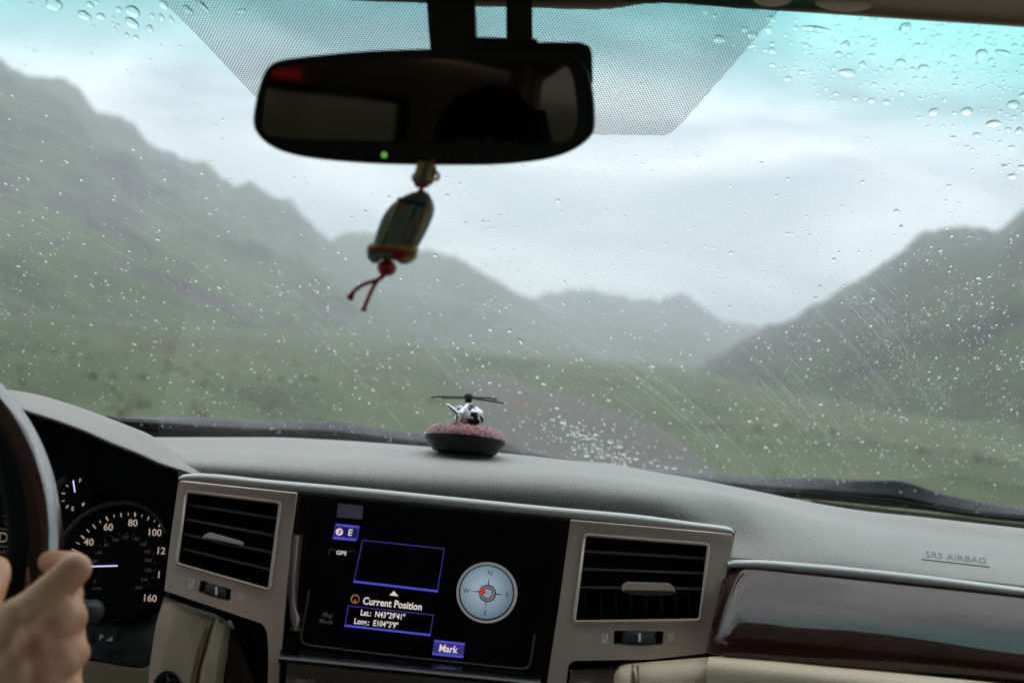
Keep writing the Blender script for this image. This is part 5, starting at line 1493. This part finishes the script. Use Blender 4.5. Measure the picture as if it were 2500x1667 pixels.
# ================================================================== REAR VIEW MIRROR
MT = Vector((0.06, -0.16, 0.085))          # what the mirror shows the camera
MC = P(972, 322, .62)
mn_ = ((MT - MC).normalized() + (-MC).normalized()).normalized()
def MP(px, py, e=0.0):
    d = D(px, py); t = (MC.dot(mn_) + e) / d.dot(mn_)
    return d * t
mir = empty('rear_view_mirror', MC, 'black rear-view mirror hanging from the windshield, dim reflection of a dark-haired head', 'mirror')
zm = lambda z, w: (380 + z / 1.47, w / 1.47)
out_px = [zm(*q) for q in [(352, 440), (360, 370), (378, 300), (400, 250), (440, 222), (520, 208), (700, 190), (900, 180), (1100, 178), (1300, 184), (1450, 194), (1510, 212), (1545, 250), (1562, 300), (1572, 370), (1574, 450), (1560, 490), (1510, 532), (1440, 562), (1350, 580), (1230, 590), (1100, 592), (950, 591), (780, 586), (620, 574), (500, 556), (420, 528), (370, 486)]]
def smooth_closed(pts, n=120):
    L = [Vector(p) for p in pts]; m_ = len(L); res = []
    for i in range(n):
        u = i / n * m_; s = int(u); t = u - s
        q = catmull(L[(s - 1) % m_], L[s % m_], L[(s + 1) % m_], L[(s + 2) % m_], t); res.append((q.x, q.y))
    return res
op = smooth_closed(out_px)
cen = Vector((972, 270))
rows = []
for (sc_, e, dy) in ((0.97, .0035, 0), (0.985, .0042, 0), (1.0, .002, 0), (1.0, -.004, 0), (0.995, -.012, 0), (.93, -.024, 0), (.80, -.032, 0), (.5, -.036, 0), (.05, -.037, 0)):
    row = []
    for p in op:
        q = cen + (Vector(p) - cen) * sc_
        base = MP(q.x, q.y, 0) 
        row.append(base + mn_ * e)
    rows.append(row)
case = grid_mesh('mirror_case', rows, M['mirror_case'], mir, True, closed=True)
gl_px = [zm(*q) for q in [(432, 246), (700, 224), (900, 215), (1100, 213), (1300, 220), (1440, 232), (1478, 248), (1498, 300), (1508, 400), (1505, 470), (1480, 505), (1430, 516), (1200, 516), (900, 512), (600, 504), (430, 494), (392, 478), (384, 440), (392, 360), (412, 280)]]
gp = smooth_closed(gl_px, 100)
plate('mirror_glass', gp, [], lambda a, b, e: MP(a, b, 0) + mn_ * e, -.0005, M['mirror'], mir, e=.0030, back=False)
# fill between glass and case rim
plate('mirror_frame', smooth_closed(out_px, 100) if False else [(cen.x + (p[0] - cen.x) * .975, cen.y + (p[1] - cen.y) * .975) for p in op], [], lambda a, b, e: MP(a, b, 0) + mn_ * e, .002, M['mirror_case'], mir, e=.0022)
for i, z in enumerate((660, 742, 820, 895, 970, 1050, 1145)):
    a, b = zm(z, 554 + i * 1.6)
    c = MP(a, b, 0) + mn_ * .0028
    lathe('mirror_button', [(.0002, .0010), (.0014, .0009), (.0019, .0001)], c, mn_, M['green_led'] if i == 2 else M['dark_plastic'], mir, 16)
# mount: two legs and a sensor box behind
def slab(name, pts, Y0, depth, m_, bev=.003, kz=0.0):
    fn = lambda a, b, e: P(a, b, Y0 + kz * (200 - b))
    return plate(name, round_poly(pts, 6, 4), [], fn, depth, m_, mir, bev=bev)
slab('mirror_stem', [zm(972, -8), zm(1145, -8), zm(1148, 60), zm(1150, 200), zm(988, 200), zm(978, 90)], .655, .045, M['mirror_case'], kz=.0002)
slab('mirror_stem', [zm(1258, -8), zm(1352, -8), zm(1352, 100), zm(1356, 200), zm(1258, 200)], .655, .045, M['mirror_case'], kz=.0002)
slab('mount_bridge', [zm(1120, 132), zm(1370, 140), zm(1370, 200), zm(1120, 200)], .648, .03, M['mirror_case'])
slab('sensor_housing', [zm(1300, 152), zm(1520, 152), zm(1558, 165), zm(1566, 190), zm(1570, 300), zm(1500, 330), zm(1300, 300)], .650, .045, M['mirror_case'], bev=.006)
lathe('ball_joint', [(.0002, -.02), (.012, -.016), (.0165, 0), (.012, .016), (.0002, .02)], MP(1085, 190, -.03), mn_, M['mirror_case'], mir, 20)

# person seen in the mirror: passenger behind the camera
pas = empty('person', (0.235, -0.30, -0.55), 'passenger with black fringe seen only as a dark reflection in the mirror', 'person')
hc = Vector((0.235, -0.30, 0.030))
bm = bmesh.new()
ellipsoid_bm(bm, hc, (.075, .095, .11), 24, 16)
ellipsoid_bm(bm, hc + Vector((0, .03, -.05)), (.055, .062, .07), 20, 12)       # jaw
ellipsoid_bm(bm, hc + Vector((0, .099, -.03)), (.012, .016, .022), 10, 8)     # nose
ellipsoid_bm(bm, hc + Vector((0, .088, -.062)), (.024, .010, .008), 10, 8)    # lips
for s in (-1, 1): ellipsoid_bm(bm, hc + Vector((s * .075, -.005, -.02)), (.008, .018, .03), 10, 8)
ellipsoid_bm(bm, hc + Vector((0, -.01, -.14)), (.05, .055, .07), 16, 10)
ellipsoid_bm(bm, hc + Vector((0, -.03, -.30)), (.20, .11, .13), 24, 14)
ellipsoid_bm(bm, hc + Vector((0, -.03, -.48)), (.17, .11, .2), 24, 14)
me = bpy.data.meshes.new('body'); bm.to_mesh(me); bm.free()
body = link('head_and_body', me, M['skin'], pas)
m = body.modifiers.new('r', 'REMESH'); m.mode = 'VOXEL'; m.voxel_size = .006; m.use_smooth_shade = True
m = body.modifiers.new('s', 'SMOOTH'); m.iterations = 4
bm = bmesh.new(); ellipsoid_bm(bm, hc + Vector((0, -.03, -.31)), (.212, .12, .135), 24, 14); ellipsoid_bm(bm, hc + Vector((0, -.03, -.50)), (.182, .125, .21), 24, 14)
me = bpy.data.meshes.new('jacket'); bm.to_mesh(me); bm.free(); jk = link('jacket', me, M['cloth'], pas)
m = jk.modifiers.new('r', 'REMESH'); m.mode = 'VOXEL'; m.voxel_size = .008; m.use_smooth_shade = True
for s in (-1, 1):
    bm = bmesh.new(); ellipsoid_bm(bm, hc + Vector((s * .03, .082, -.005)), (.013, .010, .008), 12, 8); from_bm('eye', bm, M['hair'], pas)
bm = bmesh.new()
rnd = random.Random(3)
bmesh.ops.create_uvsphere(bm, u_segments=40, v_segments=20, radius=1, matrix=Matrix.Translation(hc + Vector((0, -.012, .02))) @ Matrix.Diagonal((.092, .108, .112, 1)))
bmesh.ops.delete(bm, geom=[v for v in bm.verts if (v.co - hc).y > .045 and (v.co - hc).z < .072 or (v.co - hc).z < -.09], context='VERTS')
for v in bm.verts: v.co += (v.co - hc).normalized() * (noise.noise(v.co * 60) * .006)
for i in range(150):       # fringe strands
    a = R(rnd.uniform(-68, 68)); x_ = math.sin(a)
    p0 = hc + Vector((x_ * .07, .06 * math.cos(a) + .02, .105)); p1 = hc + Vector((x_ * .083, .088 * math.cos(a) + .012, .07)); p2 = hc + Vector((x_ * .086 + rnd.uniform(-.008, .008), .096 * math.cos(a) + .008, rnd.uniform(.046, .072)))
    tube_bm(bm, curve_pts([p0, p1, p2], 5), [.004, .004, .0038, .003, .002, .0008], 5)
from_bm('hair', bm, M['hair'], pas)

# ================================================================== HANGING CHARM
zc = lambda z, w: (800 + z / 3.734, 380 + w / 3.734)
YC = .605
ch = empty('hanging_charm', P(*zc(880, 60), YC), 'brocade pouch charm with red cord tails hanging under the mirror', 'charm')
CP = lambda z, w, Y=YC: P(*zc(z, w), Y)
tube('hanging_loop', curve_pts([CP(960, 40, YC + .01), CP(925, 70), CP(915, 90), CP(900, 100)], 10), .0012, M['red'], ch, 8)
# small rolled bead at the top
bm = bmesh.new()
a, b = CP(915, 70), CP(865, 250)
tube_bm(bm, [a.lerp(b, t) for t in (0, .05, .15, .5, .85, .95, 1)], [.0035, .0056, .0062, .0064, .0064, .0058, .003], 14)
o = from_bm('brocade_bead', bm, M['gold_band'], ch)
for z, w, z_b, w_b in ((885, 80, 830, 250), (925, 85, 880, 255)):
    tube('bead_stripe', [CP(z, w, YC - .0062), CP(z_b, w_b, YC - .0062)], .0011, M['brocade_blue'], ch, 6)
tube('red_knot', curve_pts([CP(950, 90), CP(968, 140, YC - .003), CP(955, 190, YC - .002), CP(930, 235), CP(905, 262), CP(868, 275), CP(820, 262), CP(800, 225), CP(783, 200), CP(800, 180)], 40), .0017, M['red'], ch, 8)
lp = [CP(985 + 28 * math.cos(t), 188 + 32 * math.sin(t)) for t in [k * math.pi / 10 for k in range(21)]]
tube('red_loop', lp, .0010, M['red'], ch, 8)
lp = [CP(822 + 18 * math.cos(t), 262 + 18 * math.sin(t)) for t in [k * math.pi / 10 for k in range(21)]]
tube('red_loop', lp, .0009, M['red'], ch, 8)
tube('red_cord', curve_pts([CP(868, 270), CP(850, 300), CP(850, 330)], 8), .0018, M['red'], ch, 8)
# pouch: sections across its leaning axis
sec = [(868, 322, 22, .002), (845, 336, 75, .005), (812, 378, 130, .009), (790, 430, 176, .0115), (768, 480, 205, .013), (748, 540, 222, .014), (720, 600, 226, .0145), (692, 660, 222, .0145), (662, 720, 218, .014), (635, 780, 211, .0135), (604, 832, 206, .0125), (584, 862, 210, .0135), (580, 905, 208, .0125), (584, 940, 180, .0095), (592, 955, 120, .006)]
axd = Vector((-0.42, 1)).normalized()
side = Vector((axd.y * 1.0, -axd.x)); 
side = Vector((1.0, 0.10))
rows = []; SEG = 36
us = []
for i, (z, w, hw, dp) in enumerate(sec):
    row = []
    for k in range(SEG):
        a = 2 * math.pi * k / SEG
        lump = 1 + .04 * math.sin(3 * a + i * .7) + .03 * math.sin(7 * a + i)
        q = CP(z + side.x * hw * math.cos(a) * lump, w + side.y * hw * math.cos(a) * .8, YC - dp * math.sin(a) * lump)
        row.append(q); us.append((k / SEG * 4, i / len(sec) * 2))
    rows.append(row)
po = grid_mesh('pouch', rows, M['brocade'], ch, True, closed=True)
ul = po.data.uv_layers.new(name='UVMap')
for lpx in po.data.loops: ul.data[lpx.index].uv = us[lpx.vertex_index]
m = po.modifiers.new('s', 'SUBSURF'); m.levels = m.render_levels = 1
def strip_on(name, idx0, t0, a0, a1, r, m_, off=.0006, idx1=None, n=14):
    """a raised cord following the pouch surface"""
    pts = []
    for j in range(n + 1):
        t = j / n; f = idx0 + (idx1 - idx0) * t if idx1 is not None else idx0
        a = a0 + (a1 - a0) * t
        i = min(int(f), len(rows) - 2); fr = f - i
        k = (a / (2 * math.pi) * SEG) % SEG; k0 = int(k) % SEG; k1 = (k0 + 1) % SEG; fk = k - int(k)
        p0 = rows[i][k0].lerp(rows[i][k1], fk); p1 = rows[i + 1][k0].lerp(rows[i + 1][k1], fk); p = p0.lerp(p1, fr)
        pts.append(p + Vector((0, -off, 0)))
    return tube(name, pts, r, m_, ch, 8)
strip_on('navy_band', 2.6, 0, math.pi * .97, math.pi * .30, .0013, M['navy_band'], idx1=3.3)
for a, m_ in ((.27, 'gold_band'), (.50, 'brocade_blue'), (.72, 'gold_band')):
    strip_on('woven_stripe', 3.2, 0, math.pi * a, math.pi * a, .0008, M[m_], idx1=10.4)
strip_on('gold_hem', 10.2, 0, math.pi * 1.0, math.pi * .02, .0017, M['gold_band'], idx1=10.2)
strip_on('hem_cord', 10.9, 0, math.pi * 1.0, math.pi * .02, .0014, M['red'], idx1=10.9)
# rolled corners of the hem
tube('scroll', curve_pts([CP(392, 868, YC - .004), CP(400, 915, YC - .008), CP(428, 945, YC - .007), CP(452, 930, YC - .009), CP(430, 905, YC - .011)], 18), .0026, M['brocade_blue'], ch, 10)
tube('scroll', curve_pts([CP(640, 925, YC - .010), CP(690, 950, YC - .009), CP(745, 935, YC - .006), CP(780, 905, YC - .003), CP(770, 880, YC - .004)], 20), .0028, M['gold_band'], ch, 10)
tube('scroll', curve_pts([CP(610, 905, YC - .013), CP(650, 925, YC - .013), CP(690, 915, YC - .012), CP(680, 898, YC - .013)], 14), .0018, M['red'], ch, 10)
bm = bmesh.new(); ellipsoid_bm(bm, CP(540, 1022), (88 / 3.734 * YC / F, .009, 75 / 3.734 * YC / F), 20, 14); from_bm('red_bead', bm, M['red'], ch)
bm = bmesh.new(); ellipsoid_bm(bm, CP(500, 1095), (28 / 3.734 * YC / F, .003, 32 / 3.734 * YC / F), 14, 10); from_bm('red_knot', bm, M['red'], ch)
for pth in ([(490, 1110), (450, 1135), (380, 1155), (300, 1190), (235, 1245), (195, 1315)], [(480, 1110), (440, 1160), (400, 1230), (365, 1310), (335, 1385), (327, 1420)]):
    pp = curve_pts([CP(*q) for q in pth], 24)
    tube('cord_tail', pp, [.0013] * 20 + [.0015, .0019, .0023, .0022, .0014], M['red'], ch, 8)

# ================================================================== HELICOPTER ORNAMENT on the dash
zo = lambda z, w: (1000 + z / 7.84, 930 + w / 7.84)
YO = 1.085
OP = lambda z, w, dy=0.0: P(*zo(z, w), YO + dy)
pxs = YO / F / 7.84          # metres per zoom pixel
hb = on_pad(1137, 1102)
orn = empty('helicopter_ornament', OP(1070, 1330), 'chrome toy helicopter on a pink rhinestone ring base standing on the dashboard', 'ornament')
axis = (uv_ * 1.0).normalized()
axis = (Vector((0.005, .20, 1))).normalized()          # the pad falls away towards the glass here
c0 = OP(1070, 1108)
rB = 768 * pxs
lathe('base_dish', [(.0001, -.0150), (rB * .76, -.0150), (rB * .79, -.0142), (rB * .985, -.0045), (rB * 1.0, -.0036), (rB * 1.0, .0000), (rB * .97, .0006), (.0001, .0006)], c0, axis, mat('dish_plastic', (.006, .0055, .005), .3, spec=.18, var=.2), orn, 64)
lathe('gem_ring', [(rB * .97, .0), (rB * .975, .0030), (rB * .93, .0072), (rB * .85, .0102), (rB * .72, .0120), (rB * .5, .0110), (rB * .3, .009), (.0001, .009)], c0, axis, mat('gem_setting', (.30, .12, .13), .4, var=.1), orn, 64)
tA = axis.orthogonal().normalized(); tB = axis.cross(tA)
gp_ = [(.985, .0014), (.978, .0036), (.945, .0062), (.905, .0084), (.855, .0102), (.79, .0114), (.72, .0121), (.64, .0119)]
for mi, m_ in enumerate(('gem_pink', 'gem_ice', 'gem_deep')):
    bm = bmesh.new(); rr = random.Random(11)
    for gi, (r_, h_) in enumerate(gp_):
        nG = int(2 * math.pi * r_ * rB / .0024)
        for k in range(nG):
            pick = rr.random(); cls = 1 if pick < .2 else (2 if pick < .5 else 0)
            if cls != mi: continue
            a = 2 * math.pi * (k + .5 * (gi % 2)) / nG
            p = c0 + (tA * math.cos(a) + tB * math.sin(a)) * r_ * rB + axis * h_
            nn = ((tA * math.cos(a) + tB * math.sin(a)) * max(.05, (r_ - .66) * 3) + axis * (.25 + (1 - r_) * 2.2)).normalized()
            t1 = nn.orthogonal().normalized(); t2 = nn.cross(t1); g_ = .00112
            ring = [bm.verts.new(p + (t1 * math.cos(q) + t2 * math.sin(q)) * g_) for q in [j * math.pi / 3 + rr.random() for j in range(6)]] if False else None
            ph = rr.random()
            ring = [bm.verts.new(p + (t1 * math.cos(j * math.pi / 3 + ph) + t2 * math.sin(j * math.pi / 3 + ph)) * g_) for j in range(6)]
            top = [bm.verts.new(p + (t1 * math.cos(j * math.pi / 3 + ph) + t2 * math.sin(j * math.pi / 3 + ph)) * g_ * .5 + nn * .0008) for j in range(6)]
            for j in range(6): bm.faces.new((ring[j], ring[(j + 1) % 6], top[(j + 1) % 6], top[j]))
            bm.faces.new(top)
    o = from_bm('rhinestones', bm, M[m_], orn, False); o['kind'] = 'stuff'
# post
tube('brass_post', [OP(1060, 905), OP(1062, 800)], .0042, mat('brass', (.45, .27, .10), .3, metal=1.0, var=.05), orn, 16)
# faceted body: nose towards the windshield and right
bm = bmesh.new()
def ringpts(cz, cw, hw, hh, dy, n=8, rot=0):
    return [OP(cz + hw * math.cos(2 * math.pi * k / n + rot), cw + hh * math.sin(2 * math.pi * k / n + rot), dy) for k in range(n)]
secs = [ringpts(1010, 590, 40, 60, -.020, 8, .39), ringpts(1040, 640, 130, 165, -.017, 8, .39), ringpts(1110, 670, 230, 215, -.006, 8, .39), ringpts(1190, 680, 255, 215, .006, 8, .39), ringpts(1270, 690, 185, 165, .018, 8, .39), ringpts(1330, 700, 90, 90, .026, 8, .39)]
vr = [[bm.verts.new(p) for p in s] for s in secs]
for i in range(len(vr) - 1):
    for k in range(8): bm.faces.new((vr[i][k], vr[i][(k + 1) % 8], vr[i + 1][(k + 1) % 8], vr[i + 1][k]))
bm.faces.new(vr[0]); bm.faces.new(vr[-1])
hbdy = from_bm('helicopter_body', bm, M['chrome'], orn, False); bevel(hbdy, .0008, 2, 10)
for s in ([(1225, 590), (1310, 610), (1245, 695), (1150, 670)],):
    plate('cabin_window', [zo(*q) for q in s], [], lambda a, b, e: P(a, b, YO - .0175 - e), .006, M['gloss_black'], orn, bev=.0004)
plate('cabin_window', [zo(*q) for q in ((1075, 715), (1200, 735), (1330, 735), (1345, 790), (1290, 850), (1180, 868), (1120, 800))], [], lambda a, b, e: P(a, b, YO - .0185 - e), .006, M['gloss_black'], orn, bev=.0004)
plate('cabin_window', [zo(*q) for q in ((1352, 628), (1425, 720), (1400, 830), (1370, 760), (1330, 660))], [], lambda a, b, e: P(a, b, YO - .0120 - e), .006, M['chrome'], orn, bev=.0004)
# twin tail booms with fins
tube('tail_boom', curve_pts([OP(1110, 480, -.006), OP(1020, 570, -.016), OP(950, 640, -.022)], 8), [.0050 - .0002 * k for k in range(9)], M['chrome'], orn, 10)
tube('tail_fin', curve_pts([OP(925, 650, -.024), OP(830, 560, -.025), OP(700, 440, -.026)], 8), [.0042, .0042, .004, .0037, .0034, .003, .0026, .0022, .0012], M['chrome'], orn, 10)
tube('tail_fin', curve_pts([OP(925, 650, -.024), OP(905, 730, -.025), OP(890, 810, -.026)], 6), [.0046, .0045, .0044, .0042, .004, .0036, .0028], M['chrome'], orn, 8)
tube('tail_fin', curve_pts([OP(870, 545, -.012), OP(960, 510, -.010), OP(1050, 480, -.006)], 6), .003, M['chrome'], orn, 8)
for z in (1040, 1190):
    tube('engine_pod', [OP(z, 490, -.006), OP(z + (5 if z > 1100 else 0), 420, -.006)], .0042 if z > 1100 else .0024, M['chrome'], orn, 8)
# rotor
tube('rotor_mast', [OP(1118, 480, 0), OP(1125, 400, 0), OP(1130, 330, 0), OP(1130, 290, 0)], [.0040, .0036, .0042, .0046], M['rotor'] if 'rotor' in M else M['rubber'], orn, 20)
lathe('rotor_cap', [(.0001, .0030), (.0028, .0027), (.0046, .0012), (.0050, .0), (.0050, -.0015), (.0040, -.003)], OP(1130, 285), axis, M['rubber'], orn, 28)
def blade(p0, p1, p2, w):
    pts = curve_pts([p0, p0.lerp(p1, .5), p1, p2], 16)
    rows = []
    for i, p in enumerate(pts):
        t = i / 16; d = (p2 - p0).normalized(); s = d.cross(axis).normalized() * (w * (.55 + .45 * math.sin(math.pi * min(1, t * 1.1 + .1))) if t > .04 else w * .5)
        up_ = axis * .0007
        rows.append([p - s * .5 + up_, p + s * .5 + up_, p + s * .5 - up_, p - s * .5 - up_])
    o = grid_mesh('rotor_blade', rows, M['rubber'], orn, False, closed=True)
    return o
hubp = OP(1130, 320)
blade(hubp, OP(560, 300, -.018), OP(430, 312, -.024), .0085)
blade(hubp, OP(1640, 395, -.018), OP(1800, 425, -.024), .0085)
blade(hubp, OP(1530, 325, .016), OP(1660, 355, .020), .0085)
blade(hubp, OP(760, 322, .016), OP(640, 330, .020), .0085)
for o in list(bpy.data.objects):
    if '_l' in o: del o['_l']
